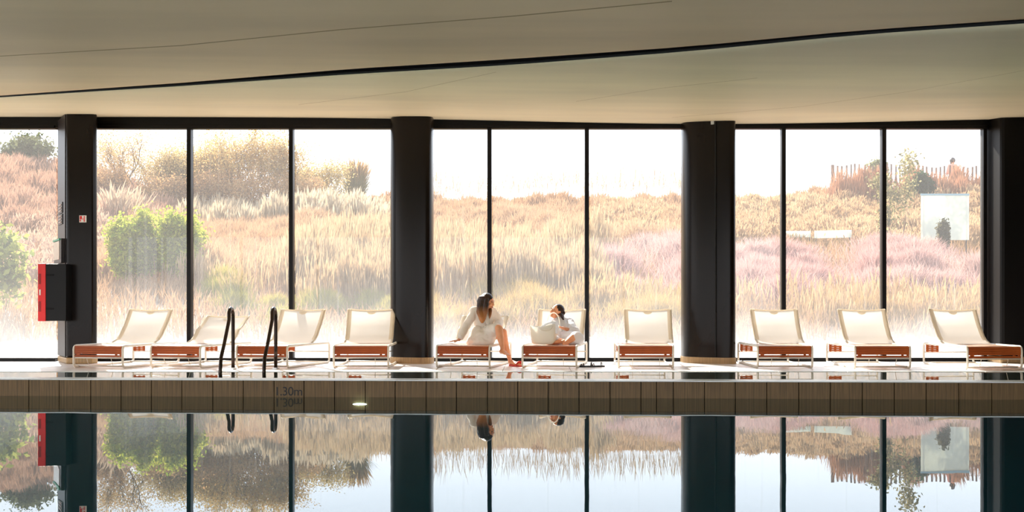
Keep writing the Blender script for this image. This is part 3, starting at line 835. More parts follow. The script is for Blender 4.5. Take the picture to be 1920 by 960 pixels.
tuft('green_tussock', 'leafy yellow-green tussock below the right end of the plume band', 440, 25.2, 500, 90, [(120, 134, 50), (176, 176, 70)], [(200, 180, 110), (226, 190, 140)], 300)

# paling fence
fy = 51.0
fe = empty('paling_fence', (px_at(1700, fy), fy, float(ground(px_at(1700, fy), fy))))
tag(fe, 'weathered wooden paling fence along the crest at the right', 'fence')
bx0 = fe.location.x; bz = fe.location.z
k = 0; px = 1562.0; pm = MB().prism([(-.038, -.012), (.038, -.012), (.038, .012), (-.038, .012)], 0, 1.0)
pal = None
while px < 1842:
    x = px_at(px, fy); zt = zat(309 + 2.2 * math.sin(k * .9) + (3 if px > 1700 else 0), fy); zg = float(ground(x, fy)) - 0.1
    if pal is None: pal = pm.build('paling', M['paling'], fe); q = pal
    else: q = bpy.data.objects.new('paling', pal.data); link(q, fe)
    q.location = (x - bx0, 0, zg - bz); q.scale = (1.9 if k == 0 else 1, 1, zt - zg); q.rotation_euler = (0, random.uniform(-.02, .02), 0)
    px += 8.4; k += 1
for zz in (.35, 1.05):
    MB().tube([(px_at(1560, fy) - bx0, 0.02, zz), (px_at(1842, fy) - bx0, 0.02, zz)], .008, 5).build('wire', M['pillar_grey'], fe)

# pale boards standing in for window reflections in the glass
def board(px0, px1, py0, py1, d, label, dy=0):
    x0, x1, z1, z0 = px_at(px0, d), px_at(px1, d), zat(py0, d), zat(py1, d)
    g = min(float(ground(x0, d)), float(ground(x1, d)))
    r = empty('reflection_board', ((x0 + x1) / 2, d, g)); tag(r, label, 'board')
    w = (x1 - x0) / 2
    MB().add([(-w, 0, z0 - g), (w, 0, z0 - g + dy), (w, 0, z1 - g), (-w, 0, z1 - g - dy), (-w, .02, z0 - g), (w, .02, z0 - g + dy), (w, .02, z1 - g), (-w, .02, z1 - g - dy)],
             [(0, 1, 2, 3), (7, 6, 5, 4), (0, 4, 5, 1), (3, 2, 6, 7), (0, 3, 7, 4), (1, 5, 6, 2)]).build('panel', M['panel'], r)
    if z1 - z0 > 1: MB().span((-w - .01, -.01, z1 - g - .06), (w + .01, .03, z1 - g)).build('top_edge', M['panel_edge'], r)
    for s in (-1, 1):
        MB().span((s * w * .9 - .015, .025, -0.1), (s * w * .9 + .015, .05, z1 - g - .05)).build('post', M['pillar_grey'], r)
board(1727, 1817, 363, 450, 35, 'large square pale translucent board standing in for a window reflection')
board(1527, 1597, 431, 447, 36.5, 'long low pale board for a window reflection left of the thin tree', .03)
board(1473, 1520, 433, 445, 36.8, 'shorter low pale board for a window reflection next to the third window mullion', .0)

# ------------------------------------------------------------------ sun loungers
def rrect(w0, w1, z0, z1, r, n=5):
    pts = []
    for cx, cz, a0 in ((w1 - r, z1 - r, 0), (w0 + r, z1 - r, PI / 2), (w0 + r, z0 + r, PI), (w1 - r, z0 + r, 1.5 * PI)):
        for k in range(n):
            a = a0 + PI / 2 * k / (n - 1)
            pts.append((cx + r * math.cos(a), cz + r * math.sin(a)))
    return pts
SEATZ, LLEN, HW = 0.305, 1.50, 0.372
def make_lounger(top_h=0.80, top_y=1.37):
    r = empty('sun_lounger')
    for s in (-1, 1):
        pts = [(s * HW, y, z) for y, z in rrect(0.0, LLEN, 0.017, SEATZ, 0.05)]
        MB().tube(pts, 0.017, 8, closed=True, flat=(0.85, 1.05)).build('side_frame', M['white_metal'], r, smooth=True)
    # front apron slats, curving under
    rows = [(0.004, 0.287, 0.030), (-0.001, 0.260, 0.029), (-0.003, 0.233, 0.029), (-0.002, 0.206, 0.028), (0.001, 0.167, 0.026)]
    first = None
    for (y, z, h) in rows:
        if first is None:
            first = MB().box((0, 0, 0), (HW * 2 - 0.03, 0.018, 0.0266)).build('apron_slat', M['teak'], r, bevel=0.0015); sl = first
        else:
            sl = first.copy(); link(sl, r)
        sl.location = (0, y + 0.004, z)
    sp = MB()
    for x, w_ in ((-0.31, .05), (0.27, .03), (0.34, .03)): MB().box((x, 0.006, 0.1865), (w_, 0.014, 0.013)).build('slat_spacer', M['teak'], r)
    for q in ((-0.245, -0.006, 0.200), (0.33, -0.006, 0.167)): MB().ball(q, 0.004, 8, 6).build('screw', M['chrome'], r)
    MB().tube([(-HW, 0.004, 0.142), (HW, 0.004, 0.142)], 0.010, 6).build('front_bar', M['white_metal'], r, smooth=True)
    MB().tube([(-HW, 0.10, 0.025), (HW, 0.10, 0.025)], 0.012, 6).build('lower_bar', M['white_metal'], r, smooth=True)
    MB().tube([(-HW, LLEN - 0.1, 0.025), (HW, LLEN - 0.1, 0.025)], 0.012, 6).build('lower_bar', M['white_metal'], r, smooth=True)
    MB().tube([(-HW, LLEN - 0.01, 0.172), (HW, LLEN - 0.01, 0.172)], 0.009, 6).build('rear_bar', M['white_metal'], r, smooth=True)
    for x in (-0.18, 0.19):
        MB().tube([(x, 0.004, 0.14), (x, 0.06, 0.03)], 0.004, 5).build('tie_rod', M['white_metal'], r)
    # seat slats
    first = None
    for k in range(15):
        if first is None:
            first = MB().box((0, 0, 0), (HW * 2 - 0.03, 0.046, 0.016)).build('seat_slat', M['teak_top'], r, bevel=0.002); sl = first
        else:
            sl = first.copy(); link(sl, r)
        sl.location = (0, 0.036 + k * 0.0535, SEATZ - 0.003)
    # slatted return at the head end
    first = None
    for k, z in enumerate((0.278, 0.250, 0.222, 0.194)):
        if first is None:
            first = MB().box((0, 0, 0), (0.19, 0.016, 0.024)).build('head_slat', M['teak'], r, bevel=0.002); sl = first
        else:
            sl = first.copy(); link(sl, r)
        sl.location = (-HW + 0.115, LLEN - 0.03, z)
    MB().box((-HW + 0.045, LLEN - 0.03, 0.236), (0.03, 0.012, 0.115)).box((-HW + 0.115, LLEN - 0.03, 0.236), (0.03, 0.012, 0.115)).box((-HW + 0.19, LLEN - 0.03, 0.236), (0.03, 0.012, 0.115)).build('head_slat_spacer', M['teak'], r)
    # sling: flat on the seat then curving up to the backrest
    prof = [(0.55, 0.318), (0.74, 0.312), (0.88, 0.322), (1.0, 0.36), (1.09, 0.425), (1.15, 0.50)]
    ty, tz = top_y, top_h
    for k in range(1, 7):
        t = k / 6; prof.append((1.15 + (ty - 1.15) * (t ** 0.85), 0.50 + (tz - 0.50) * t))
    def half(y): return 0.352 if y > 0.98 else 0.352
    NX = 14; v = []; f = []
    bw = 0.335
    for i, (y, z) in enumerate(prof):
        t = i / (len(prof) - 1)
        for j in range(NX + 1):
            u = -1 + 2 * j / NX
            w_ = bw + 0.012 * max(0, t - .5)
            sag = 0.022 * (1 - u * u) * (1 if i == len(prof) - 1 else 0.0)
            belly = 0.03 * (1 - u * u) * math.sin(PI * min(1, max(0, (t - .3) / .7)))
            v.append((u * w_, y + belly, z - sag))
    for i in range(len(prof) - 1):
        for j in range(NX):
            k = i * (NX + 1) + j; f.append((k, k + 1, k + NX + 2, k + NX + 1))
    br = MB().add(v, f).build('backrest', M['sling'], r, smooth=True)
    for sd in (-1, 1):
        pts = [(sd * (bw + 0.012 * max(0, i / (len(prof) - 1) - .5)), y, z) for i, (y, z) in enumerate(prof)]
        MB().tube(pts[2:], 0.013, 8).build('back_tube', M['white_metal'], br, smooth=True)
        # folded pocket around the tube
        v = []; f = []
        for i, (x, y, z) in enumerate(pts[3:]):
            for dx, dy in ((0.016, -0.002), (0.010, -0.017), (-0.02, -0.014), (-0.050, -0.006)):
                v.append((x + sd * dx, y + dy, z + 0.004))
        n_ = len(pts) - 3
        for i in range(n_ - 1):
            for j in range(3): k = i * 4 + j; f.append((k, k + 1, k + 5, k + 4))
        pk = MB().add(v, f).build('side_pocket', M['sling_edge'], br, smooth=True)
    # rolled top hem with the small crescent patch
    y, z = prof[-1]
    MB().tube([(-bw - .01 + (2 * bw + .02) * k / 10, y + 0.002, z - 0.022 * (1 - (-1 + 2 * k / 10) ** 2) + .002) for k in range(11)], 0.010, 6).build('top_hem', M['sling_edge'], br, smooth=True)
    cr = [(-.065 + .13 * k / 8, -.012) for k in range(9)] + [(.065 * math.cos(a), -.012 - .045 * math.sin(a)) for a in [PI * k / 8 for k in range(1, 8)]]
    slope = (prof[-1][0] - prof[-3][0]) / (prof[-1][1] - prof[-3][1])
    v = [(x, y + (zz) * slope - .006, z + zz - .02) for x, zz in cr]; n_ = len(v)
    MB().add(v, [tuple(range(n_))]).build('crescent_patch', M['sling_edge'], br)
    return r

def fit(px, d, rot, off): return (px_at(px, d), d, 0), math.radians(rot), off
# front centre px, rotation (deg, clockwise positive = backrest swings right), backrest px offset, low?, label
LG = [
    (184, 12, .00, 0, 'sun lounger at the far left beside the pillar with the red cabinet'),
    (329, 13, .02, 1, 'sun lounger with a low-set backrest seen left of the pool ladder'),
    (491, 12, .02, 0, 'sun lounger partly behind the right handrail of the pool ladder'),
    (677, -2, .00, 0, 'empty sun lounger just left of the middle rounded pillar'),
    (868, 10, .00, 1, 'sun lounger the long-haired woman in the robe is sitting on'),
    (1030, 8, .02, 0, 'sun lounger holding the white bag and the reclining woman'),
    (1211, 2, .11, 0, 'empty sun lounger just left of the right rounded pillar'),
    (1472, 0, .13, 0, 'empty sun lounger in front of the window mullion right of the right pillar'),
    (1655, 0, .10, 0, 'second empty sun lounger from the right end of the row'),
    (1865, -3, .00, 0, 'sun lounger at the far right in front of the dark wall'),
]
proto = make_lounger(); low = make_lounger(0.70, 1.46)
used = {0: False, 1: False}
for (px, rot, off, lo, lab) in LG:
    src = low if lo else proto
    o = src if not used[lo] else copy_tree(src)
    used[lo] = True
    d = 15.78 - (0.0 if px < 1400 else 0.0007 * (px - 1400))
    o.location = (px_at(px, d), d, 0.0); o.rotation_euler = (0, 0, -math.radians(rot))
    for ch in o.children:
        if ch.name.startswith('backrest'): ch.location.x = off
    tag(o, lab, 'lounger', 'teak and cream sun loungers in a row by the windows')

# ------------------------------------------------------------------ pool ladder
la = empty('pool_ladder', (px_at(470, 15.2), 15.2, 0))
tag(la, 'dark pool ladder with two looped handrails at the left', 'ladder')
lx = la.location.x
for pa, pb, pt in ((412.5, 437, 432), (494.5, 517, 510)):
    xa = px_at(pa, 14.95) - lx; xb = px_at(pb, 15.6) - lx
    ya, yb = -0.25, 0.40
    ztp = zat(578, 15.4)
    pts = [(xa, ya, -1.25), (xa, ya, -0.05), (xa + .01, ya + .01, .18)]
    pts += [(xa + (xb - xa) * t * .8 + .01, ya + .03 + 0.42 * t, .18 + (ztp - .28) * t) for t in (.3, .6, .9)]
    R_ = 0.11; cyy, czz = yb - R_, ztp - R_
    for k in range(7):
        a = PI * .82 - PI * .82 * k / 6
        pts.append((xb - (xb - xa) * .25 * (1 - k / 6), cyy + R_ * math.cos(a), czz + R_ * math.sin(a)))
    pts += [(xb, yb, czz - .2), (xb, yb, .3), (xb, yb, 0.005)]
    h = MB().tube(pts, 0.0245, 10).build('handrail', M['rail'], la, smooth=True)
    MB().tube([(xb, yb, 0.0), (xb, yb, 0.02)], 0.05, 16).build('floor_flange', M['chrome'], h)
xa = px_at(412.5, 14.95) - lx; xb = px_at(494.5, 14.95) - lx
for z in (-.3, -.58, -.86):
    MB().box(((xa + xb) / 2, -.25, z), (xb - xa, .08, .03)).build('tread', M['chrome'], la, bevel=0.005)

# ------------------------------------------------------------------ people
def frame_from(fwd, up):
    f = Vector(fwd).normalized(); u = Vector(up); u = (u - f * u.dot(f)).normalized(); r = f.cross(u)
    return Matrix((r, f, u)).transposed()       # local x=right, y=forward, z=up
def head_parts(mb, c, fwd, up, s=1.0):
    Rm = frame_from(fwd, up); c = Vector(c)
    L = lambda x, y, z: c + Rm @ (Vector((x, y, z)) * s)
    mb.ball(L(0, -.012, .022), (.074 * s, .092 * s, .092 * s), rot=Rm)
    mb.ball(L(0, .022, -.035), (.058 * s, .066 * s, .072 * s), rot=Rm)
    mb.ball(L(0, .066, -.086), (.024 * s, .020 * s, .018 * s), rot=Rm)      # chin
    mb.cap(L(0, .084, .012), .009 * s, L(0, .098, -.024), .012 * s)          # nose
    for q in (-1, 1):
        mb.ball(L(q * .012, .096, -.030), (.009 * s,) * 3)
        mb.ball(L(q * .030, .072, .028), (.020 * s, .012 * s, .008 * s), rot=Rm)   # brow
        mb.ball(L(q * .036, .066, -.022), (.022 * s, .020 * s, .020 * s), rot=Rm)   # cheek
        mb.ball(L(q * .073, -.008, -.008), (.010 * s, .020 * s, .030 * s), rot=Rm)  # ear
    return L, Rm
def face_bits(body, L, Rm, s=1.0, smile=False):
    for q in (-1, 1):
        MB().ball(L(q * .030, .081, .010), (.012 * s, .006 * s, .005 * s), 10, 6, rot=Rm).build('eye', M['eye'], body, smooth=True)
        MB().tube([L(q * .016, .088, .028), L(q * .030, .088, .032), L(q * .044, .078, .027)], .0028 * s, 5).build('eyebrow', M['hair'], body)
    MB().ball(L(0, .088, -.056), (.023 * s, .007 * s, .0055 * s), 10, 6, rot=Rm).ball(L(0, .086, -.063), (.018 * s, .007 * s, .005 * s), 10, 6, rot=Rm).build('mouth', M['lips'], body, smooth=True)
def hand(mb, wrist, direc, palm_n, side, curl=0.4, s=1.0):
    """palm with four unequal bent fingers and a thumb leaving its side"""
    f = Vector(direc).normalized(); n = Vector(palm_n); n = (n - f * n.dot(f)).normalized(); r = f.cross(n) * side
    w = Vector(wrist)
    for q, ln in ((-.030, .075), (-.010, .082), (.011, .080), (.030, .072)):
        mb.cap(w + r * q * .5 * s, .013 * s, w + f * ln * s + r * q * s, .011 * s, 8)
    for q, l1, sp in ((-.032, .030, -.10), (-.011, .036, -.03), (.011, .038, .03), (.032, .034, .10)):
        b = w + f * .080 * s + r * q * s
        d1 = (f + r * sp + n * curl * .5).normalized(); j = b + d1 * l1 * s
        d2 = (f + r * sp + n * curl * 1.2).normalized(); e_ = j + d2 * l1 * .75 * s
        mb.cap(b, .0095 * s, j, .0085 * s, 8); mb.cap(j, .0085 * s, e_, .007 * s, 8)
    tb = w + f * .022 * s + r * .030 * s; tj = tb + (f * .5 + r * .85 + n * .2).normalized() * .036 * s; te = tj + (f * .85 + r * .4 + n * .3).normalized() * .030 * s
    mb.cap(tb, .014 * s, tj, .011 * s, 8); mb.cap(tj, .011 * s, te, .0085 * s, 8)
def foot(mb, heel, toe, up, s=1.0):
    f = (Vector(toe) - Vector(heel)); ln = f.length; f = f.normalized(); u = Vector(up); u = (u - f * u.dot(f)).normalized(); r = f.cross(u); h = Vector(heel)
    mb.ball(h + u * .026, .030 * s)
    mb.cap(h + f * .03 + u * .034, .032 * s, h + f * ln * .72 + u * .010, .022 * s)
    mb.cap(h + f * .03 + u * .022 + r * .012, .026 * s, h + f * ln * .72 + r * .026 + u * .004, .018 * s)
    mb.cap(h + f * .03 + u * .022 - r * .012, .026 * s, h + f * ln * .72 - r * .024 + u * .004, .018 * s)
    for k, (q, l_) in enumerate(((-.034, .92), (-.017, .96), (0, .99), (.016, 1.0), (.034, 1.02))):
        mb.cap(h + f * ln * .74 + r * q + u * .002, .012 * s, h + f * ln * l_ * .99 + r * q * 1.05, (.0075 + .0008 * k) * s, 8)

def clamp_seat(mb, base, pxmax):
    out = []
    for v in mb.v:
        x, y, z = v[0] + base.x, v[1] + base.y, v[2] + base.z
        if z < .317 and x < (pxmax - VX) * y / F and z > 0.15: z = .317 + (z - .317) * .02
        out.append((v[0], v[1], z - base.z))
    mb.v = out

fold_tex = bpy.data.textures.new('cloth_folds', 'CLOUDS'); fold_tex.noise_scale = 0.11; fold_tex.noise_depth = 1
def folds(o, st):
    d = o.modifiers.new('folds', 'DISPLACE'); d.texture = fold_tex; d.strength = st; d.mid_level = 0.22; d.texture_coords = 'LOCAL'

# --- woman A: sits sideways on the lounger, leaning back on one hand
wa = empty('person', P(903, 640, 16.3)); base = wa.location.copy()
tag(wa, 'woman with long brown hair in a cream robe sitting with crossed legs on a lounger', 'person')
Q = lambda px, py, d: P(px, py, d) - base
mb = MB()
hc = Q(914.5, 566.5, 16.26)
L, Rm = head_parts(mb, hc, (.88, -.42, -.16), (.10, .0, 1), 1.0)
mb.cap(Q(907, 581, 16.30), .048, hc + Vector((-.01, 0, -.05)), .044)                    # neck
mb.cap(Q(906, 590, 16.32), .09, Q(904, 612, 16.33), .085)                                # chest inside robe
mb.cap(Q(904, 612, 16.33), .09, Q(902, 631, 16.33), .11)
mb.cap(Q(889, 586, 16.24), .042, Q(874, 612, 16.16), .036); mb.cap(Q(874, 612, 16.16), .036, Q(861, 636.5, 16.02), .024)
wr = Q(860, 637.6, 16.02)
hand(mb, wr, (-1, -.10, -.16), (0, 0, -1), 1, .12, .95)
mb.cap(Q(924, 588, 16.42), .040, Q(935, 606, 16.42), .034); mb.cap(Q(935, 606, 16.42), .032, Q(928, 617, 16.16), .023)
hand(mb, Q(928, 617, 16.15), (-.15, -.75, -.45), (.3, .2, -1), -1, .7, .9)
# crossed upper leg
mb.cap(Q(910, 630, 16.28), .085, Q(935, 616, 15.98), .058); mb.cap(Q(935, 616, 15.98), .056, Q(937.5, 630, 15.95), .052)
mb.cap(Q(937.5, 630, 15.95), .053, Q(942, 653, 15.93), .028)
foot(mb, Q(939, 662.5, 15.96), Q(954.5, 665.5, 15.70), (.1, .3, 1), .95)
mb.cap(Q(942, 653, 15.93), .028, Q(940, 660, 15.95), .028)
# standing leg
mb.cap(Q(911, 632, 16.42), .085, Q(943, 623, 16.30), .058); mb.cap(Q(943, 623, 16.30), .056, Q(946, 640, 16.32), .052)
mb.cap(Q(946, 640, 16.32), .052, Q(955, 672, 16.34), .028); mb.cap(Q(955, 672, 16.34), .028, Q(957, 680, 16.34), .028)
foot(mb, Q(956, 682.5, 16.36), Q(978, 684, 16.14), (0, 0, 1), .95)
clamp_seat(mb, base, 926)
ba = mb.build('body', M['skin'], wa, remesh=.0065, smit=3)
face_bits(ba, L, Rm)
# hair
def loft(mb, secs, n=16):
    v = []
    for (c, rx, ry) in secs:
        v += [c + Vector((rx * math.cos(2 * PI * k / n) * (1 + .07 * math.sin(5 * 2 * PI * k / n + c.z * 40)), ry * math.sin(2 * PI * k / n), 0)) for k in range(n)]
    m = len(secs)
    f = [(i * n + k, i * n + (k + 1) % n, (i + 1) * n + (k + 1) % n, (i + 1) * n + k) for i in range(m - 1) for k in range(n)]
    f += [tuple(range(n - 1, -1, -1)), tuple((m - 1) * n + k for k in range(n))]
    return mb.add(v, f)
hm = MB()
hm.ball(hc + Rm @ Vector((0, -.024, .038)), (.086, .098, .092), rot=Rm)
loft(hm, [(Q(909, 555, 16.28), .085, .09), (Q(907.5, 564, 16.28), .098, .10), (Q(905.5, 573, 16.25), .092, .10), (Q(903.5, 581, 16.22), .080, .095), (Q(903.5, 588, 16.17), .072, .08),
          (Q(904, 595, 16.13), .056, .06), (Q(904.5, 601, 16.11), .040, .04), (Q(904, 606, 16.10), .014, .015)])
loft(hm, [(Q(913, 560, 16.18), .030, .03), (Q(911.5, 572, 16.14), .036, .03), (Q(910, 584, 16.12), .036, .03), (Q(908.5, 594, 16.11), .026, .025), (Q(908, 602, 16.11), .008, .01)])
loft(hm, [(Q(919, 574, 16.24), .018, .02), (Q(919.5, 582, 16.22), .026, .022), (Q(919, 590, 16.20), .020, .02), (Q(918, 598, 16.19), .005, .006)])
ha = hm.build('hair', M['hair_long'], wa, remesh=.007, smit=2)
# robe
rb = MB()
rb.cap(Q(900, 588, 16.28), .104, Q(903, 613, 16.30), .100); rb.cap(Q(912, 589, 16.36), .100, Q(909, 613, 16.33), .095)
rb.cap(Q(889, 584, 16.25), .068, Q(924, 587, 16.42), .066)
rb.cap(Q(903, 613, 16.30), .100, Q(901, 629, 16.28), .125)
rb.cap(Q(893, 626, 16.30), .10, Q(884, 640, 16.22), .055); rb.cap(Q(905, 630, 16.18), .10, Q(902, 638, 16.10), .07); rb.cap(Q(915, 630, 16.18), .09, Q(918, 638, 16.10), .055)
rb.cap(Q(888, 638, 16.35), .05, Q(920, 637, 16.4), .06)
rb.cap(Q(886, 636, 16.18), .065, Q(902, 632, 16.14), .09); rb.cap(Q(902, 632, 16.14), .09, Q(919, 634, 16.12), .075); rb.cap(Q(896, 622, 16.22), .08, Q(888, 636, 16.16), .08)
rb.cap(Q(880, 641, 16.20), .035, Q(900, 641, 16.06), .04); rb.cap(Q(900, 641, 16.06), .04, Q(921, 641, 16.10), .04)
clamp_seat(rb, base, 926)
rb.cap(Q(889, 585, 16.24), .058, Q(874, 612, 16.16), .049); rb.cap(Q(874, 612, 16.16), .049, Q(864, 632, 16.04), .039)
rb.cap(Q(924, 587, 16.42), .062, Q(936, 605, 16.43), .062); rb.cap(Q(936, 605, 16.43), .060, Q(931, 615, 16.20), .052)
rb.cap(Q(910, 627, 16.26), .11, Q(929, 617, 16.04), .078); rb.cap(Q(911, 630, 16.42), .10, Q(934, 622, 16.36), .075)
ro = rb.build('robe', M['robe'], wa, remesh=.009, smit=4)
folds(ro, .034)
# belt with bow
pts = [Q(905, 616, 16.32) + Vector((.150 * math.cos(a), .150 * math.sin(a), .012 * math.cos(a))) for a in [2 * PI * k / 20 for k in range(20)]]
be = MB().tube(pts, .020, 8, closed=True, flat=(.5, 1.1)).build('belt', M['robe'], wa, smooth=True)
kb = Q(914, 613, 16.10)
MB().ball(kb, .022).tube([kb, kb + Vector((.05, -.02, .02)), kb + Vector((.065, -.02, -.005)), kb + Vector((.01, -.01, -.005))], .010, 6).tube(
    [kb, kb + Vector((-.05, -.02, .015)), kb + Vector((-.06, -.02, -.01)), kb], .010, 6).tube([kb, kb + Vector((-.02, -.02, -.08)), kb + Vector((-.045, -.01, -.15))], .011, 6).tube([kb, kb + Vector((.01, -.02, -.08)), kb + Vector((.0, -.01, -.16))], .011, 6).build('belt_bow', M['robe'], be, smooth=True)
# lapels
for a_, b_ in (((909, 580, 16.2), (916, 612, 16.17)), ((918, 582, 16.28), (915, 612, 16.19))):
    p0, p1 = Q(*a_), Q(*b_)
    MB().tube([p0, p0.lerp(p1, .5) + Vector((0, -.03, 0)), p1], .024, 8, flat=(1, .4)).build('lapel', M['robe'], ro, smooth=True)
h0, t0 = Q(955, 686, 16.38), Q(980, 687.5, 16.12)
ax = (t0 - h0); ax.z = 0; ln = ax.length; ax.normalize(); sd = Vector((-ax.y, ax.x, 0))
out = []
for i in range(22):
    a_ = 2 * PI * i / 22; q = h0.lerp(t0, .5) + ax * (ln / 2 + .01) * math.cos(a_) + sd * (.048 + .008 * math.cos(a_)) * math.sin(a_)
    out.append((q.x, q.y))
sl_ = MB().prism(out, 0.001 - base.z, .024 - base.z).build('slipper', M['red_shoe'], wa, bevel=.003)
c_ = h0.lerp(t0, .74)
MB().tube([Vector((c_.x, c_.y, 0.02 - base.z)) + sd * .05 * math.cos(PI * k / 10) + Vector((0, 0, .045 * math.sin(PI * k / 10))) for k in range(11)], .022, 8, flat=(1.0, .4)).build('slipper_strap', M['red_shoe'], sl_, smooth=True)

# --- woman B: reclines in the lounger behind the bag
wb = empty('person', P(1050, 640, 16.5)); base = wb.location.copy()
tag(wb, 'laughing dark-haired woman in a white robe reclining on a lounger behind the bag', 'person')
mb = MB()
hc = Q(1043.5, 584.5, 16.72)
L, Rm = head_parts(mb, hc, (-.72, -.50, .30), (.25, .15, 1), .98)
mb.cap(Q(1050, 602, 16.74), .050, hc + Vector((.02, .01, -.05)), .045)
mb.cap(Q(1050, 607, 16.74), .105, Q(1052, 634, 16.52), .12)
mb.cap(Q(1066, 605, 16.78), .042, Q(1075, 621, 16.52), .036); mb.cap(Q(1075, 621, 16.50), .034, Q(1056, 615, 16.34), .024)
hand(mb, Q(1056, 615, 16.33), (-1, -.15, .25), (0, -.2, -1), 1, .5, .9)
mb.cap(Q(1036, 606, 16.74), .042, Q(1028, 624, 16.5), .036); mb.cap(Q(1028, 624, 16.5), .034, Q(1036, 632, 16.3), .024)
hand(mb, Q(1036, 632, 16.3), (.6, -.5, -.3), (0, 0, -1), -1, .5, .9)
mb.cap(Q(1058, 636, 16.48), .09, Q(1084, 635, 16.14), .058); mb.cap(Q(1084, 636, 16.13), .052, Q(1056, 641, 15.98), .030)
mb.cap(Q(1044, 636, 16.48), .09, Q(1028, 634, 16.14), .058); mb.cap(Q(1028, 635, 16.13), .052, Q(1058, 640, 16.02), .030)
foot(mb, Q(1059, 646, 15.93), Q(1077, 632, 15.98), (-.3, .9, -.2), .95)
foot(mb, Q(1052, 644, 15.98), Q(1036, 644, 15.95), (.0, .4, .9), .9)
clamp_seat(mb, base, 1089)
bb = mb.build('body', M['skin'], wb, remesh=.0065, smit=3)
face_bits(bb, L, Rm, .98)
hm = MB()
hm.ball(hc + Rm @ Vector((0, -.026, .034)), (.083, .092, .090), rot=Rm)
for k in range(5):
    hm.cap(hc + Rm @ Vector((-.05 + .028 * k, -.085, .01)), .032, Q(1052 + .6 * k, 590 + k, 16.74), .030)
hm.cap(Q(1052, 588, 16.70), .030, Q(1055.5, 600, 16.66), .020)
hm.cap(hc + Rm @ Vector((.066, .02, .04)), .022, Q(1053, 592, 16.64), .022)
hm.build('hair', M['hair'], wb, remesh=.007, smit=3)
rb = MB()
rb.cap(Q(1049, 609, 16.74), .125, Q(1052, 633, 16.55), .135); rb.cap(Q(1037, 606, 16.74), .066, Q(1067, 606, 16.78), .068)
rb.cap(Q(1067, 606, 16.78), .070, Q(1076, 621, 16.52), .066); rb.cap(Q(1076, 621, 16.5), .060, Q(1070, 620, 16.44), .052)
rb.cap(Q(1036, 607, 16.74), .068, Q(1028, 624, 16.5), .060); rb.cap(Q(1028, 624, 16.5), .058, Q(1034, 630, 16.36), .050)
rb.cap(Q(1058, 635, 16.48), .115, Q(1084, 634, 16.14), .084); rb.cap(Q(1044, 635, 16.48), .115, Q(1029, 633, 16.16), .080)
rb.cap(Q(1085, 636, 16.14), .078, Q(1070, 639, 16.04), .060); rb.cap(Q(1029, 634, 16.16), .07, Q(1044, 638, 16.08), .052)
rb.cap(Q(1080, 622, 16.6), .05, Q(1081, 637, 16.4), .05)
clamp_seat(rb, base, 1095)
rw = rb.build('robe', M['robe_white'], wb, remesh=.009, smit=4)
folds(rw, .030)
p0, p1 = Q(1046, 598, 16.62), Q(1052, 622, 16.44)
MB().tube([p0, p0.lerp(p1, .5) + Vector((0, -.02, 0)), p1], .022, 8, flat=(1, .4)).build('lapel', M['robe_white'], rw, smooth=True)

# --- bag with its two handle loops
bg = empty('tote_bag', P(1018, 648.5, 15.98)); bg.location.z = 0.314; base = bg.location.copy()
tag(bg, 'large white canvas tote bag with looped handle on the lounger', 'bag')
mb = MB()
bot = [(-.155, -.07), (.145, -.09), (.165, .07), (-.135, .09)]; top = [(-.195, -.05), (.17, -.10), (.245, .06), (-.12, .10)]
lv = []
for k in range(7):
    t = k / 6; b_ = .018 * math.sin(PI * t)
    ring = []
    for i in range(4):
        (x0, y0), (x1, y1) = bot[i], top[i]; (x2, y2), (x3, y3) = bot[(i + 1) % 4], top[(i + 1) % 4]
        ax, ay = x0 + (x1 - x0) * t, y0 + (y1 - y0) * t; cx_, cy_ = x2 + (x3 - x2) * t, y2 + (y3 - y2) * t
        for j in range(6):
            u = j / 6; px_, py_ = ax + (cx_ - ax) * u, ay + (cy_ - ay) * u
            s = 1 + b_ * 2.2 * math.sin(PI * u) - .10 * t * math.sin(PI * u) * (i % 2)
            zz = .002 + t * (.285 + .022 * math.sin(px_ * 16)) - (.03 * math.sin(PI * u) * t)
            ring.append((px_ * s, py_ * s + .008 * math.sin(px_ * 30 + t * 5), zz))
    lv += ring
f = [(k * 24 + i, k * 24 + (i + 1) % 24, (k + 1) * 24 + (i + 1) % 24, (k + 1) * 24 + i) for k in range(6) for i in range(24)]
f.append(tuple(range(23, -1, -1)))
bd = MB().add(lv, f).build('bag_body', M['bag'], bg, smooth=True)
s = bd.modifiers.new('thick', 'SOLIDIFY'); s.thickness = .006
ss = bd.modifiers.new('sub', 'SUBSURF'); ss.levels = 1; ss.render_levels = 1
def hloop(x0, x1, y, zt, z0, lean):
    return [(x0 + (x1 - x0) * (1 - math.cos(PI * k / 12)) / 2, y + lean * math.sin(PI * k / 12), z0 + (zt - z0) * math.sin(PI * k / 12) ** .8 if zt > z0 else z0 + (zt - z0) * math.sin(PI * k / 12)) for k in range(13)]
MB().tube(hloop(.06, .235, .04, .445, .26, .02), .013, 8, flat=(.5, 1.2)).build('handle', M['bag'], bg, smooth=True)
MB().tube(hloop(-.06, .13, -.095, .20, .26, -.03), .012, 8, flat=(.5, 1.2)).build('handle', M['bag'], bg, smooth=True)
# towel spilling from the bag
tw = MB()
tw.cap((.07, .0, .25), .07, (.15, -.02, .27), .065); tw.cap((.15, -.02, .27), .06, (.19, -.02, .19), .045); tw.cap((.02, .02, .22), .06, (.08, 0, .24), .06)
to = tw.build('rolled_towel', M['robe_white'], None, remesh=.009, smit=4, loc=base)
tag(to, 'bright white towel bulging out of the top of the tote bag', 'towel')

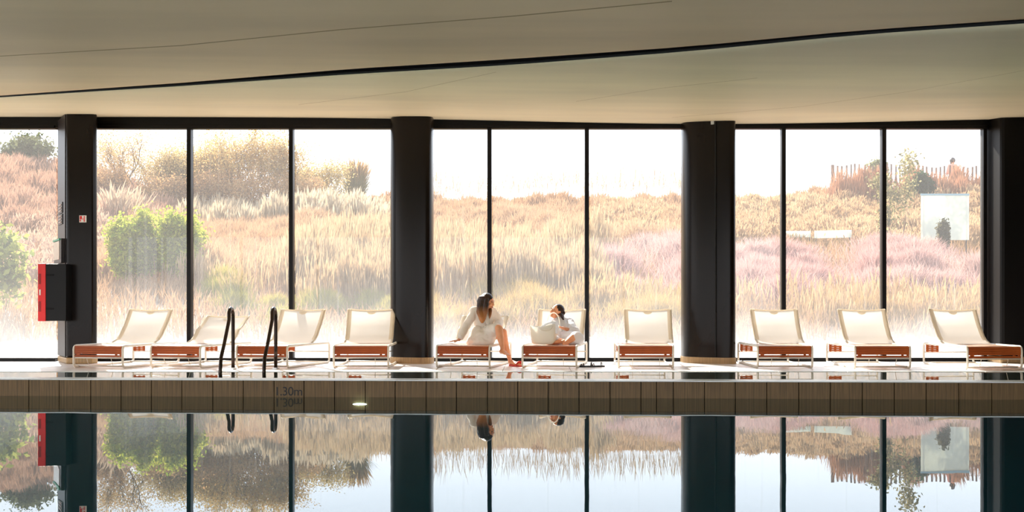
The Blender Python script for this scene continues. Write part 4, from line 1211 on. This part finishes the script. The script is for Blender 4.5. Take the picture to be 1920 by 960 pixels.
# --- black sandals on the deck
for k, (px, py, d, rz) in enumerate(((1098, 688.5, 16.05, 1.35), (1117, 688, 16.08, 1.75))):
    q = P(px, py, d); sn = empty('sandal', (q.x, d, 0.0), rz)
    tag(sn, ('left' if k == 0 else 'right') + ' black strappy sandal of the pair on the deck by the mullion', 'sandal', 'pair of black sandals')
    out = []
    for i in range(20):
        a = 2 * PI * i / 20; x = .13 * math.cos(a); w_ = .045 - .010 * math.cos(a + 2.6); out.append((w_ * math.sin(a), x))
    MB().prism(out, 0.001, .022).build('sole', M['black'], sn)
    for yy, hh in ((.06, .025), (.03, .032), (-.08, .05)):
        MB().tube([(.042 * math.cos(a), yy, .018 + hh * math.sin(a)) for a in [PI * i / 8 for i in range(9)]], .006, 6).build('strap', M['black'], sn, smooth=True)

# --- walker behind the fence
wk = empty('person', (px_at(1786, 53.0), 53.0, float(ground(px_at(1786, 53.0), 53.0))))
tag(wk, 'distant brown-haired person in pink seen from behind over the paling fence', 'person')
H = zat(296, 53.0) - wk.location.z; s = H / 1.7
mb = MB()
mb.ball((0, 0, 1.58 * s), (.085 * s, .1 * s, .12 * s)); mb.cap((0, 0, 1.42 * s), .055 * s, (0, 0, 1.52 * s), .05 * s)
for q in (-1, 1):
    mb.cap((q * .09 * s, 0, .9 * s), .07 * s, (q * .10 * s, 0, .08), .045 * s); mb.cap((q * .10 * s, 0, .05), .04, (q * .10 * s, .15, .035), .03)
    mb.cap((q * .22 * s, 0, 1.1 * s), .035 * s, (q * .21 * s, .05, .86 * s), .025 * s)
mb.cap((0, 0, 1.0 * s), .12 * s, (0, 0, 1.3 * s), .12 * s)
mb.build('body', M['skin'], wk, remesh=.02)
MB().ball((0, .0, 1.60 * s), (.115 * s, .12 * s, .125 * s)).cap((0, .03, 1.56 * s), .09 * s, (0, .05, 1.44 * s), .07 * s).build('hair', M['hair'], wk, remesh=.02)
mb = MB().cap((0, 0, .98 * s), .15 * s, (0, 0, 1.32 * s), .15 * s)
for q in (-1, 1): mb.cap((q * .12 * s, 0, 1.38 * s), .075 * s, (q * .22 * s, 0, 1.08 * s), .055 * s)
mb.build('shirt', M['pink_shirt'], wk, remesh=.02)
mb = MB()
for q in (-1, 1): mb.cap((q * .08 * s, 0, .92 * s), .11 * s, (q * .10 * s, 0, .12 * s), .07 * s)
mb.build('trousers', M['denim'], wk, remesh=.02)
